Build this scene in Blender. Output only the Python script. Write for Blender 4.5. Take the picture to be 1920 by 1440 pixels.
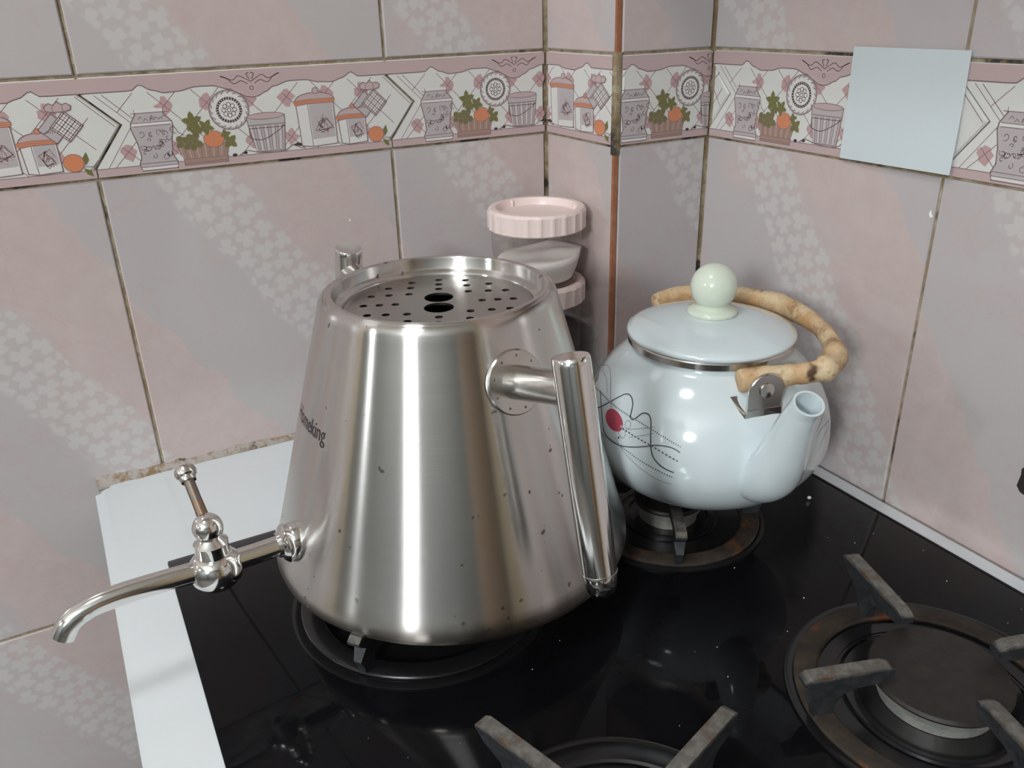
import bpy, bmesh, math, random
from mathutils import Vector, Matrix
random.seed(7)
PI = math.pi
scene = bpy.context.scene
C = scene.collection
for o in list(bpy.data.objects):
    bpy.data.objects.remove(o)

# ---------------------------------------------------------------- camera, light, exposure
cam_data = bpy.data.cameras.new('camera')
cam = bpy.data.objects.new('camera', cam_data)
C.objects.link(cam)
cam_data.sensor_width = 36.0
cam_data.lens = 36.0 * 1570.08 / 1920.0
cam_data.clip_start = 0.01
cam.location = (-0.44822, -0.75340, 0.38654)
cam.rotation_euler = (1.14356703, 0.02568612, -0.50052199)
scene.camera = cam
scene.view_settings.view_transform = 'Standard'
scene.view_settings.look = 'None'
scene.view_settings.gamma = 1.0
scene.view_settings.use_curve_mapping = False
scene.view_settings.exposure = 0.0
world = bpy.data.worlds.new('world')
scene.world = world
world.use_nodes = True
world.node_tree.nodes['Background'].inputs[0].default_value = (0.8, 0.85, 0.9, 1)
world.node_tree.nodes['Background'].inputs[1].default_value = 0.2
GLOBE_POS = Vector((-2.15, -1.86, 1.00)); GLOBE_R = 0.17; GLOBE_L = 112.0
CEIL_POS = Vector((-0.85, -0.54, 1.60)); CEIL_R = 0.15; CEIL_L = 28.0
SMALL_POS = Vector((-2.55, -0.42, 0.92)); SMALL_R = 0.062; SMALL_L = 125.0

# ---------------------------------------------------------------- measured layout (metres, z=0 is the stove top)
XJ = -0.1660          # a joint on the back wall
TW = 0.25             # tile width
TH = 0.398            # tile height
Z1, Z2 = 0.2666, 0.3438   # border band
PD = 0.1196           # pillar depth
XD = 0.1068           # right wall plane

# ---------------------------------------------------------------- node helpers
class N:
    def __init__(s, name):
        s.m = bpy.data.materials.new(name); s.m.use_nodes = True
        s.t = s.m.node_tree; s.b = s.t.nodes['Principled BSDF']; s.L = s.t.links
    def n(s, ty, **kw):
        x = s.t.nodes.new(ty)
        for k, v in kw.items(): setattr(x, k, v)
        return x
    def link(s, a, b): s.L.new(a, b)
    def val(s, sock, v):
        if isinstance(v, (int, float)): sock.default_value = v
        elif isinstance(v, tuple): sock.default_value = v if len(v) == 4 or sock.type == 'VECTOR' else (*v, 1)
        else: s.L.new(v, sock)
    def math(s, op, a, b=None, c=None):
        x = s.n('ShaderNodeMath', operation=op); s.val(x.inputs[0], a)
        if b is not None: s.val(x.inputs[1], b)
        if c is not None: s.val(x.inputs[2], c)
        return x.outputs[0]
    def mix(s, f, a, b):
        x = s.n('ShaderNodeMix', data_type='RGBA'); s.val(x.inputs[0], f); s.val(x.inputs[6], a); s.val(x.inputs[7], b)
        return x.outputs[2]
    def noise(s, vec, scale, detail=4, rough=0.55):
        x = s.n('ShaderNodeTexNoise'); x.inputs['Scale'].default_value = scale
        x.inputs['Detail'].default_value = detail; x.inputs['Roughness'].default_value = rough
        if vec is not None: s.link(vec, x.inputs['Vector'])
        return x.outputs[0]
    def step(s, v, a, b):
        x = s.n('ShaderNodeMapRange', interpolation_type='SMOOTHSTEP'); s.val(x.inputs[0], v)
        s.val(x.inputs[1], a); s.val(x.inputs[2], b); return x.outputs[0]
    def obj(s): return s.n('ShaderNodeTexCoord').outputs['Object']
    def geo(s): return s.n('ShaderNodeNewGeometry').outputs['Position']
    def set(s, **kw):
        for k, v in kw.items(): s.val(s.b.inputs[k.replace('_', ' ')], v)
        return s
    def bump(s, h, strength, dist=0.001):
        x = s.n('ShaderNodeBump'); x.inputs['Strength'].default_value = strength; x.inputs['Distance'].default_value = dist
        s.link(h, x.inputs['Height']); s.link(x.outputs[0], s.b.inputs['Normal'])

def flat(name, col, rough=0.4, metal=0.0, **kw):
    m = N(name); m.set(Base_Color=col, Roughness=rough, Metallic=metal, **kw)
    return m.m

def make_tile_mat():
    m = N('glazed_pink_tile')
    uv = m.n('ShaderNodeUVMap'); uv.uv_map = 'UVMap'
    sp = m.n('ShaderNodeSeparateXYZ'); m.link(uv.outputs[0], sp.inputs[0])
    u, v = sp.outputs[0], sp.outputs[1]
    rnd = m.n('ShaderNodeObjectInfo').outputs['Random']
    off = m.n('ShaderNodeCombineXYZ'); m.link(m.math('MULTIPLY', rnd, 3.7), off.inputs[2])
    add = m.n('ShaderNodeVectorMath', operation='ADD'); m.link(uv.outputs[0], add.inputs[0]); m.link(off.outputs[0], add.inputs[1])
    pv = add.outputs[0]
    n1 = m.noise(pv, 26, 3); n2 = m.noise(pv, 9, 5, 0.6); n3 = m.noise(pv, 60, 4, 0.7)
    # diagonal bands of clover
    d = m.math('SUBTRACT', m.math('SUBTRACT', u, 0.070), m.math('MULTIPLY', v, 0.66))
    d = m.math('ADD', d, m.math('MULTIPLY', m.math('SUBTRACT', n1, 0.5), 0.035))
    d = m.math('MULTIPLY', m.math('SUBTRACT', m.math('FRACT', m.math('ADD', m.math('DIVIDE', d, 0.262), 10.5)), 0.5), 0.262)
    band = m.math('SUBTRACT', 1.0, m.step(m.math('ABSOLUTE', d), 0.029, 0.036))
    # clover lattice
    cs = 0.0190
    x = m.math('DIVIDE', m.math('ADD', m.math('MULTIPLY', u, 0.93), m.math('MULTIPLY', v, -0.36)), cs)
    y = m.math('DIVIDE', m.math('ADD', m.math('MULTIPLY', u, 0.36), m.math('MULTIPLY', v, 0.93)), cs * 0.92)
    y = m.math('ADD', y, 60.0); x = m.math('ADD', x, 60.0)
    row = m.math('FLOOR', y)
    x = m.math('ADD', x, m.math('MULTIPLY', m.math('MODULO', row, 2.0), 0.5))
    cx = m.math('FLOOR', x)
    cc = m.n('ShaderNodeCombineXYZ'); m.link(cx, cc.inputs[0]); m.link(row, cc.inputs[1])
    wn = m.n('ShaderNodeTexWhiteNoise', noise_dimensions='2D'); m.link(cc.outputs[0], wn.inputs['Vector'])
    lx = m.math('SUBTRACT', m.math('FRACT', x), 0.5); ly = m.math('SUBTRACT', m.math('FRACT', y), 0.5)
    r = m.math('SQRT', m.math('ADD', m.math('MULTIPLY', lx, lx), m.math('MULTIPLY', ly, ly)))
    th = m.math('ADD', m.math('ARCTAN2', ly, lx), m.math('MULTIPLY', wn.outputs[0], 6.28))
    R = m.math('ADD', 0.40, m.math('ADD', m.math('MULTIPLY', m.math('COSINE', m.math('MULTIPLY', th, 3.0)), 0.12),
                                   m.math('MULTIPLY', m.math('COSINE', m.math('MULTIPLY', th, 6.0)), -0.065)))
    leaf = m.math('SUBTRACT', 1.0, m.step(m.math('SUBTRACT', r, R), -0.09, 0.09))
    clover = m.math('MULTIPLY', leaf, band)
    pink = m.mix(m.step(n3, 0.3, 0.75), (0.522, 0.435, 0.420), (0.555, 0.470, 0.452))
    grey = (0.482, 0.455, 0.455)
    side = m.math('SUBTRACT', 1.0, m.step(m.math('ADD', d, m.math('MULTIPLY', m.math('SUBTRACT', n2, 0.5), 0.34)), -0.03, 0.03))
    base = m.mix(m.math('MULTIPLY', side, 0.9), pink, grey)
    vein = m.math('SUBTRACT', 1.0, m.step(m.math('ABSOLUTE', m.math('SUBTRACT', n2, 0.5)), 0.0, 0.02))
    base = m.mix(m.math('MULTIPLY', vein, 0.18), base, (0.50, 0.35, 0.34))
    base = m.mix(m.math('MULTIPLY', band, 0.45), base, (0.510, 0.474, 0.464))
    col = m.mix(m.math('MULTIPLY', clover, 0.75), base, (0.575, 0.558, 0.545))
    m.set(Base_Color=col, Roughness=0.16)
    m.b.inputs['Specular IOR Level'].default_value = 0.5
    wv = m.noise(pv, 18, 2)
    m.bump(wv, 0.12, 0.002)
    return m.m

def make_grout():
    m = N('stained_grout'); p = m.geo()
    a = m.noise(p, 55, 5, 0.7); b = m.noise(p, 16, 4, 0.6); c = m.noise(p, 140, 3, 0.7)
    col = m.mix(m.step(a, 0.35, 0.65), (0.25, 0.19, 0.115), (0.42, 0.37, 0.27))
    col = m.mix(m.step(b, 0.54, 0.63), col, (0.045, 0.037, 0.03))
    col = m.mix(m.math('MULTIPLY', m.step(c, 0.5, 0.62), 0.7), col, (0.26, 0.17, 0.08))
    m.set(Base_Color=col, Roughness=0.85)
    m.bump(a, 0.6, 0.002)
    return m.m

def make_brushed():
    m = N('brushed_stainless_steel'); p = m.obj()
    mp = m.n('ShaderNodeMapping'); mp.inputs['Scale'].default_value = (6, 6, 700); m.link(p, mp.inputs[0])
    st = m.noise(mp.outputs[0], 3, 4, 0.65)
    sp = m.noise(p, 120, 2, 0.5); st2 = m.noise(p, 14, 4, 0.6)
    spots = m.step(sp, 0.70, 0.74)
    zz = m.n('ShaderNodeSeparateXYZ'); m.link(p, zz.inputs[0])
    low = m.math('SUBTRACT', 1.0, m.step(m.math('ADD', zz.outputs[2], m.math('MULTIPLY', st2, 0.02)), 0.010, 0.036))
    col = m.mix(st, (0.60, 0.585, 0.565), (0.70, 0.685, 0.665))
    col = m.mix(m.math('MULTIPLY', low, 0.55), col, (0.40, 0.33, 0.25))
    col = m.mix(m.math('MULTIPLY', spots, 0.8), col, (0.14, 0.115, 0.10))
    rough = m.math('ADD', 0.20, m.math('ADD', m.math('MULTIPLY', st, 0.05), m.math('MULTIPLY', spots, 0.1)))
    m.set(Base_Color=col, Metallic=1.0, Roughness=rough, Anisotropic=1.0, Anisotropic_Rotation=0.25)
    tg = m.n('ShaderNodeTangent', direction_type='RADIAL', axis='Z'); m.link(tg.outputs[0], m.b.inputs['Tangent'])
    m.bump(st, 0.04, 0.0004)
    return m.m

def make_chrome(name, col=(0.78, 0.77, 0.75), rough=0.07):
    m = N(name); p = m.obj()
    a = m.noise(p, 60, 4, 0.6); s = m.noise(p, 220, 2)
    sp = m.math('MULTIPLY', m.step(s, 0.68, 0.74), 0.5)
    m.set(Base_Color=m.mix(sp, col, (0.35, 0.30, 0.25)), Metallic=1.0, Roughness=m.math('ADD', rough, m.math('MULTIPLY', a, 0.08)))
    return m.m

def make_rod():
    m = N('tarnished_lever_rod'); p = m.obj(); a = m.noise(p, 150, 4)
    m.set(Base_Color=m.mix(m.step(a, 0.45, 0.65), (0.21, 0.185, 0.16), (0.30, 0.17, 0.09)), Metallic=0.85, Roughness=0.42)
    return m.m

def make_enamel(name, col):
    m = N(name); p = m.obj(); a = m.noise(p, 5, 3)
    m.set(Base_Color=m.mix(m.step(a, 0.3, 0.8), col, tuple(c * 0.97 for c in col)), Roughness=0.13, Coat_Weight=0.6, Coat_Roughness=0.03)
    m.bump(m.noise(p, 30, 2), 0.03, 0.001)
    return m.m

def make_black_glass():
    m = N('black_glass'); p = m.geo()
    a = m.noise(p, 18, 5, 0.65); s = m.noise(p, 7, 3)
    sm = m.step(a, 0.5, 0.85)
    m.set(Base_Color=m.mix(sm, (0.0045, 0.0045, 0.0055), (0.011, 0.011, 0.012)),
          Roughness=m.math('ADD', 0.045, m.math('MULTIPLY', sm, 0.14)))
    m.b.inputs['Specular IOR Level'].default_value = 0.125
    return m.m

def make_iron(name, a_, b_, c_, rs=0.6, rough=0.6, metal=0.4):
    m = N(name); p = m.geo()
    a = m.noise(p, 90, 5, 0.65); b = m.noise(p, 24, 4, 0.6)
    col = m.mix(m.step(a, 0.35, 0.7), a_, b_); col = m.mix(m.step(b, rs, rs + 0.12), col, c_)
    m.set(Base_Color=col, Metallic=metal, Roughness=rough)
    m.bump(a, 0.5, 0.0012)
    return m.m

def make_fin_iron():
    m = N('worn_cast_iron'); p = m.obj()
    a = m.noise(p, 150, 5, 0.65); b = m.noise(p, 60, 4, 0.6)
    sx = m.n('ShaderNodeSeparateXYZ'); m.link(p, sx.inputs[0])
    worn = m.step(m.math('ADD', sx.outputs[2], m.math('MULTIPLY', m.math('SUBTRACT', b, 0.5), 0.006)), 0.0305, 0.0335)
    dk = m.mix(m.step(a, 0.35, 0.7), (0.020, 0.023, 0.027), (0.042, 0.045, 0.048))
    lt = m.mix(m.step(a, 0.35, 0.7), (0.105, 0.100, 0.090), (0.20, 0.19, 0.17)); lt = m.mix(m.step(b, 0.55, 0.66), lt, (0.12, 0.075, 0.048))
    m.set(Base_Color=m.mix(worn, dk, lt), Metallic=0.25, Roughness=0.55); m.bump(a, 0.5, 0.0012)
    return m.m

def make_cane():
    m = N('scorched_cane'); p = m.obj()
    a = m.noise(p, 40, 5, 0.65); b = m.noise(p, 26, 4, 0.6); c = m.noise(p, 160, 4, 0.65); d = m.noise(p, 75, 4, 0.6)
    col = m.mix(m.step(a, 0.34, 0.62), (0.50, 0.285, 0.125), (0.68, 0.545, 0.35))
    col = m.mix(m.math('MULTIPLY', m.step(c, 0.48, 0.66), 0.45), col, (0.33, 0.16, 0.06))
    col = m.mix(m.math('MULTIPLY', m.step(d, 0.54, 0.66), 0.6), col, (0.24, 0.105, 0.04))
    col = m.mix(m.step(b, 0.535, 0.63), col, (0.085, 0.042, 0.022))
    m.set(Base_Color=col, Roughness=0.5)
    m.bump(d, 0.7, 0.002)
    return m.m

def make_sealant():
    m = N('mouldy_sealant'); p = m.geo()
    a = m.noise(p, 90, 5, 0.7); b = m.noise(p, 34, 4, 0.6)
    col = m.mix(m.step(a, 0.45, 0.6), (0.42, 0.38, 0.34), (0.27, 0.18, 0.10))
    col = m.mix(m.step(b, 0.56, 0.66), col, (0.09, 0.055, 0.035))
    m.set(Base_Color=col, Roughness=0.8); m.bump(a, 0.8, 0.003)
    return m.m

MT = dict(
    tile=make_tile_mat(), grout=make_grout(), brushed=make_brushed(), chrome=make_chrome('polished_chrome'),
    steel=make_chrome('dull_polished_steel', (0.62, 0.60, 0.57), 0.16), rod=make_rod(), plate=make_chrome('perforated_plate_steel', (0.47, 0.455, 0.43), 0.22),
    enamel=make_enamel('white_stove_enamel', (0.735, 0.785, 0.81)), pot=make_enamel('white_teapot_enamel', (0.655, 0.74, 0.765)),
    glass=make_black_glass(), iron=make_fin_iron(),
    rust=make_iron('rusty_iron', (0.032, 0.025, 0.020), (0.065, 0.047, 0.033), (0.19, 0.070, 0.025), 0.56, 0.7),
    cap=make_iron('burner_cap_enamel', (0.014, 0.011, 0.010), (0.023, 0.018, 0.015), (0.026, 0.015, 0.010), 0.66, 0.55, 0.0),
    alu=make_iron('aluminium_burner', (0.34, 0.345, 0.32), (0.46, 0.46, 0.42), (0.32, 0.27, 0.2), 0.66, 0.45, 0.5),
    black_ring=flat('black_enamel_ring', (0.010, 0.010, 0.011), 0.22),
    cane=make_cane(), sealant=make_sealant(),
    border=flat('border_tile_white', (0.66, 0.66, 0.63), 0.16), terracotta=make_iron('terracotta_edge', (0.30, 0.115, 0.055), (0.36, 0.16, 0.085), (0.22, 0.1, 0.05), 0.6, 0.8, 0.0),
    knob=flat('pale_green_plastic', (0.66, 0.73, 0.62), 0.16, Subsurface_Weight=0.15, Subsurface_Radius=(0.004, 0.004, 0.003)),
    lid_pink=flat('pale_pink_plastic', (0.82, 0.68, 0.645), 0.33, Subsurface_Weight=0.12, Subsurface_Radius=(0.004, 0.002, 0.002)),
    salt=flat('white_salt', (0.92, 0.91, 0.88), 0.8), dark_fill=flat('dark_tea', (0.055, 0.045, 0.05), 0.8),
    paper=flat('pale_paper', (0.60, 0.665, 0.685), 0.55), dark=flat('dark_hole', (0.02, 0.015, 0.012), 0.9),
    red=flat('red_cherry_glaze', (0.42, 0.065, 0.10), 0.15), ink=flat('dark_print_ink', (0.075, 0.08, 0.085), 0.3),
    ink_soft=flat('grey_print_ink', (0.36, 0.37, 0.36), 0.3), ink_gold=flat('olive_print_ink', (0.33, 0.30, 0.17), 0.3),
    logo=flat('grey_logo_ink', (0.05, 0.04, 0.04), 0.5),
    p_pink=flat('print_pink', (0.50, 0.385, 0.380), 0.17), p_blot=flat('print_rose', (0.49, 0.325, 0.325), 0.17),
    p_line=flat('print_plum_line', (0.24, 0.165, 0.17), 0.2), p_grey=flat('print_grey', (0.46, 0.42, 0.425), 0.17),
    p_green=flat('print_green', (0.17, 0.165, 0.06), 0.2), p_orange=flat('print_orange', (0.62, 0.235, 0.12), 0.17),
    p_white=flat('print_white', (0.67, 0.665, 0.64), 0.16), p_brown=flat('print_brown', (0.36, 0.24, 0.19), 0.2),
    p_dark=flat('print_dark', (0.07, 0.04, 0.045), 0.2),
    wallpaint=flat('rose_wall_paint', (0.50, 0.43, 0.41), 0.4), roompaint=flat('grey_room_paint', (0.11, 0.115, 0.11), 0.6),
    ceil=flat('white_ceiling_paint', (0.62, 0.62, 0.60), 0.8), floor=flat('grey_floor', (0.14, 0.13, 0.12), 0.5),
    rearstrip=flat('dark_grey_strip', (0.035, 0.034, 0.038), 0.25),
    wood=flat('blocker_board', (0.30, 0.22, 0.19), 0.4),
)
def clear_plastic():
    m = N('clear_jar_plastic')
    tr = m.n('ShaderNodeBsdfTransparent'); tr.inputs[0].default_value = (0.965, 0.94, 0.93, 1)
    gl = m.n('ShaderNodeBsdfGlossy'); gl.inputs['Roughness'].default_value = 0.05
    lw = m.n('ShaderNodeLayerWeight'); lw.inputs[0].default_value = 0.5
    mx = m.n('ShaderNodeMixShader'); m.link(m.math('ADD', 0.04, m.math('MULTIPLY', m.math('POWER', lw.outputs['Facing'], 4.0), 0.5)), mx.inputs[0]); m.link(tr.outputs[0], mx.inputs[1]); m.link(gl.outputs[0], mx.inputs[2])
    m.link(mx.outputs[0], m.t.nodes['Material Output'].inputs[0])
    return m.m
MT['clear'] = clear_plastic()
def emit(name, col, s):
    m = N(name); m.set(Base_Color=(0.8, 0.8, 0.8)); m.b.inputs['Emission Color'].default_value = (*col, 1); m.b.inputs['Emission Strength'].default_value = s
    return m.m
MT['globe'] = emit('lit_globe', (0.955, 0.985, 1.010), GLOBE_L)
MT['globe2'] = emit('lit_small_globe', (0.955, 0.985, 1.010), SMALL_L)
MT['added_doorwood'] = flat('added_door_wood', (0.24, 0.165, 0.11), 0.4)
MT['ceil_lamp'] = emit('lit_ceiling_lamp', (0.955, 0.985, 1.010), CEIL_L)

# ---------------------------------------------------------------- mesh helpers
def mesh_obj(name, verts, faces, mat, parent=None, smooth=False, mats=None, midx=None, uvs=None, auto=None):
    me = bpy.data.meshes.new(name)
    me.from_pydata([tuple(v) for v in verts], [], faces)
    for m in (mats or [mat]): me.materials.append(MT[m])
    if midx:
        for p, i in zip(me.polygons, midx): p.material_index = i
    if uvs:
        l = me.uv_layers.new(name='UVMap')
        for p in me.polygons:
            for li in p.loop_indices: l.data[li].uv = uvs[me.loops[li].vertex_index]
    if smooth:
        for p in me.polygons: p.use_smooth = True
    me.update()
    o = bpy.data.objects.new(name, me); C.objects.link(o)
    if parent is not None: o.parent = parent
    if auto is not None: sharp(me, auto)
    return o

def sharp(me, deg):
    bm = bmesh.new(); bm.from_mesh(me)
    for e in bm.edges:
        if len(e.link_faces) == 2 and e.calc_face_angle(0) > math.radians(deg): e.smooth = False
    for f in bm.faces: f.smooth = True
    bm.to_mesh(me); bm.free()

def from_bm(name, bm, mat, parent=None, auto=35):
    bmesh.ops.recalc_face_normals(bm, faces=bm.faces)
    me = bpy.data.meshes.new(name); bm.to_mesh(me); bm.free()
    me.materials.append(MT[mat])
    o = bpy.data.objects.new(name, me); C.objects.link(o)
    if parent is not None: o.parent = parent
    if auto is not None: sharp(me, auto)
    return o

def box_bm(bm, lo, hi, bevel=0.0, seg=1):
    x0, y0, z0 = lo; x1, y1, z1 = hi
    vs = [bm.verts.new(p) for p in ((x0,y0,z0),(x1,y0,z0),(x1,y1,z0),(x0,y1,z0),(x0,y0,z1),(x1,y0,z1),(x1,y1,z1),(x0,y1,z1))]
    fs = [bm.faces.new([vs[i] for i in f]) for f in ((0,3,2,1),(4,5,6,7),(0,1,5,4),(1,2,6,5),(2,3,7,6),(3,0,4,7))]
    if bevel > 0:
        es = {e for f in fs for e in f.edges}
        bmesh.ops.bevel(bm, geom=list(es), offset=bevel, segments=seg, affect='EDGES', profile=0.5)
    return bm

def box(name, lo, hi, mat, parent=None, bevel=0.0, seg=2, auto=35):
    bm = bmesh.new(); box_bm(bm, lo, hi, bevel, seg)
    return from_bm(name, bm, mat, parent, auto)

def lathe(name, prof, mat, parent=None, n=96, center=(0, 0, 0), auto=35, close=False, M=None):
    """profile [(r,z)...] turned about the local z axis"""
    verts, faces, rings = [], [], []
    for r, z in prof:
        if r < 1e-6:
            rings.append([len(verts)]); verts.append(Vector((0, 0, z)))
        else:
            rings.append(list(range(len(verts), len(verts) + n)))
            verts += [Vector((r * math.cos(2 * PI * i / n), r * math.sin(2 * PI * i / n), z)) for i in range(n)]
    pairs = list(zip(rings, rings[1:]))
    if close: pairs.append((rings[-1], rings[0]))
    for a, b in pairs:
        for i in range(n):
            j = (i + 1) % n
            if len(a) == 1 and len(b) == 1: continue
            if len(a) == 1: faces.append((a[0], b[j], b[i]))
            elif len(b) == 1: faces.append((a[i], a[j], b[0]))
            else: faces.append((a[i], a[j], b[j], b[i]))
    c = Vector(center)
    verts = [(M @ v if M else v) + c for v in verts]
    return mesh_obj(name, verts, faces, mat, parent, True, auto=auto)

def smooth_path(pts, k=6):
    """Catmull-Rom through points"""
    P = [Vector(p) for p in pts]; out = []
    for i in range(len(P) - 1):
        p0 = P[max(i - 1, 0)]; p1 = P[i]; p2 = P[i + 1]; p3 = P[min(i + 2, len(P) - 1)]
        for j in range(k):
            t = j / k
            out.append(0.5 * ((2 * p1) + (p2 - p0) * t + (2 * p0 - 5 * p1 + 4 * p2 - p3) * t * t + (3 * p1 - p0 - 3 * p2 + p3) * t ** 3))
    out.append(P[-1]); return out

def tube(name, path, radii, mat, parent=None, n=20, caps=True, flat_=(1, 1), auto=40, up=None, hollow=0.0):
    P = [Vector(p) for p in path]; verts, faces = [], []
    T = []
    for i in range(len(P)):
        a = P[max(i - 1, 0)]; b = P[min(i + 1, len(P) - 1)]; T.append((b - a).normalized())
    nrm = Vector(up) if up else (Vector((0, 0, 1)) if abs(T[0].z) < 0.9 else Vector((1, 0, 0)))
    for i, (p, t) in enumerate(zip(P, T)):
        nrm = (nrm - t * nrm.dot(t)).normalized(); bn = t.cross(nrm)
        r = radii[i] if isinstance(radii, (list, tuple)) else radii
        for k in range(n):
            a = 2 * PI * k / n
            verts.append(p + nrm * math.cos(a) * r * flat_[0] + bn * math.sin(a) * r * flat_[1])
    m = len(P)
    for i in range(m - 1):
        for k in range(n):
            j = (k + 1) % n
            faces.append((i * n + k, i * n + j, (i + 1) * n + j, (i + 1) * n + k))
    if caps:
        faces.append(tuple(reversed(range(n))))
        if hollow:
            r = radii[-1] if isinstance(radii, (list, tuple)) else radii
            nb = len(verts); t = T[-1]; c = P[-1]
            for k in range(n): verts.append(c + (verts[(m - 1) * n + k] - c) * hollow)
            for k in range(n): verts.append(c + (verts[(m - 1) * n + k] - c) * hollow * 0.95 - t * r * 1.6)
            for k in range(n):
                j = (k + 1) % n
                faces.append(((m - 1) * n + k, (m - 1) * n + j, nb + j, nb + k))
                faces.append((nb + k, nb + j, nb + n + j, nb + n + k))
            faces.append(tuple(nb + n + k for k in range(n)))
        else:
            faces.append(tuple((m - 1) * n + k for k in range(n)))
    return mesh_obj(name, verts, faces, mat, parent, True, auto=auto)

def empty(name, loc=(0, 0, 0)):
    o = bpy.data.objects.new(name, None); C.objects.link(o); o.location = loc; o.empty_display_size = 0.02
    return o
def tag(o, label=None, cat=None, group=None, kind=None):
    if label: o['label'] = label
    if cat: o['category'] = cat
    if group: o['group'] = group
    if kind: o['kind'] = kind
    return o
def struct(o): o['kind'] = 'structure'; return o

# ---------------------------------------------------------------- walls, floor, ceiling
RX0, RY0, ZF, ZC = -3.2, -3.2, -0.90, 1.75
GD = 0.0022   # depth of the joints behind the tile faces
wall_back = struct(box('wall_back', (RX0, GD, ZF), (XD + 0.1, 0.1, ZC), 'grout'))
wall_right = struct(box('wall_right', (XD + GD, RY0, ZF), (XD + 0.1, 0.1, ZC), 'grout'))
wall_pillar = struct(box('wall_pillar', (GD, -PD + GD, ZF), (XD + 0.05, 0.05, ZC), 'grout'))
floor_ = struct(box('floor', (RX0 - 0.1, RY0 - 0.1, ZF - 0.1), (XD + 0.1, 0.1, ZF), 'floor'))
ceiling = struct(box('ceiling', (RX0 - 0.1, RY0 - 0.1, ZC), (XD + 0.1, 0.1, ZC + 0.1), 'ceil'))
struct(box('wall_left', (RX0 - 0.1, RY0 - 0.1, ZF), (RX0, 0.1, ZC), 'roompaint'))
struct(box('wall_front', (RX0, RY0 - 0.1, ZF), (XD + 0.1, RY0, ZC), 'roompaint'))

# frames for the tiled faces: (origin, direction of u, outward normal)
class Face:
    def __init__(s, o, du, nr): s.o = Vector(o); s.du = Vector(du); s.n = Vector(nr)
    def p(s, u, z, h=0.0):
        q = s.o + s.du * u + s.n * h; return Vector((q.x, q.y, z))
FA = Face((0, 0, 0), (1, 0, 0), (0, -1, 0))            # u = x
FB = Face((0, 0, 0), (0, -1, 0), (-1, 0, 0))           # u = -y
FC = Face((0, -PD, 0), (1, 0, 0), (0, -1, 0))          # u = x
FD = Face((XD, -PD, 0), (0, -1, 0), (-1, 0, 0))        # u = -(y+PD)

def add_tile(face, parent, u0, u1, z0, z1, uoff=0.0, mat='tile', gap=0.0013, name='tile', jit=True, gu=None):
    """one glazed tile: chamfered slab; uv counts metres from the whole tile's upper left corner"""
    gu = gap if gu is None else gu; a0, a1, b0, b1 = u0 + gu, u1 - gu, z0 + gap, z1 - gap
    c = 0.0011; j = random.uniform(-0.0003, 0.0003) if jit else 0
    back = -GD - 0.001
    V = []
    for h, i in ((back, 0), (-c + j, 0), (j, c)):
        V += [face.p(a0 + i, b0 + i, h), face.p(a1 - i, b0 + i, h), face.p(a1 - i, b1 - i, h), face.p(a0 + i, b1 - i, h)]
    F = []
    for k in (0, 4):
        for i in range(4):
            q = (i + 1) % 4; F.append((k + i, k + q, k + 4 + q, k + 4 + i))
    F.append((8, 9, 10, 11))
    if face.du.cross(Vector((0, 0, 1))).dot(face.n) < 0: F = [tuple(reversed(f)) for f in F]
    uv = []
    for h, i in ((back, 0), (-c, 0), (j, c)):
        uv += [(uoff + i, z1 - z0 - i), (uoff + u1 - u0 - i, z1 - z0 - i), (uoff + u1 - u0 - i, i), (uoff + i, i)]
    return mesh_obj(name, V, F, mat, parent, uvs=uv)

# big tiles
rows = [(Z1 - TH * 3, Z1 - TH * 2), (Z1 - TH * 2, Z1 - TH), (Z1 - TH, Z1), (Z2, Z2 + TH), (Z2 + TH, Z2 + 2 * TH)]
for (z0, z1) in rows:
    low = z1 < Z2
    add_tile(FA, wall_back, XJ, -0.0012, z0, z1)
    for k in range(1, 8): add_tile(FA, wall_back, XJ - TW * k, XJ - TW * (k - 1), z0, z1)
    add_tile(FB, wall_pillar, 0.0012, PD - 0.0005, z0, z1, 0.10 if z0 > Z1 else 0.13)
    add_tile(FC, wall_pillar, 0.0045, XD - 0.001, z0, z1, 0.14 if z0 > Z1 else 0.0)
    for k in range(6): add_tile(FD, wall_right, 0.001 + TW * k, TW * (k + 1), z0, z1, 0.0, gu=0.0007)
# plain painted field far along the walls, away from the stove
struct(box('trim_1', (0.0, -PD + 0.0008, Z2 + 0.002), (0.0045, -PD + 0.004, ZC), 'terracotta'))
struct(box('trim_2', (0.0, -PD + 0.0008, ZF), (0.0045, -PD + 0.004, Z1 - 0.004), 'terracotta'))
struct(box('trim_3', (-0.0006, -PD - 0.0002, Z1 - 0.008), (0.0060, -PD + 0.0065, Z2 + 0.002), 'grout', bevel=0.001))

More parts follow.
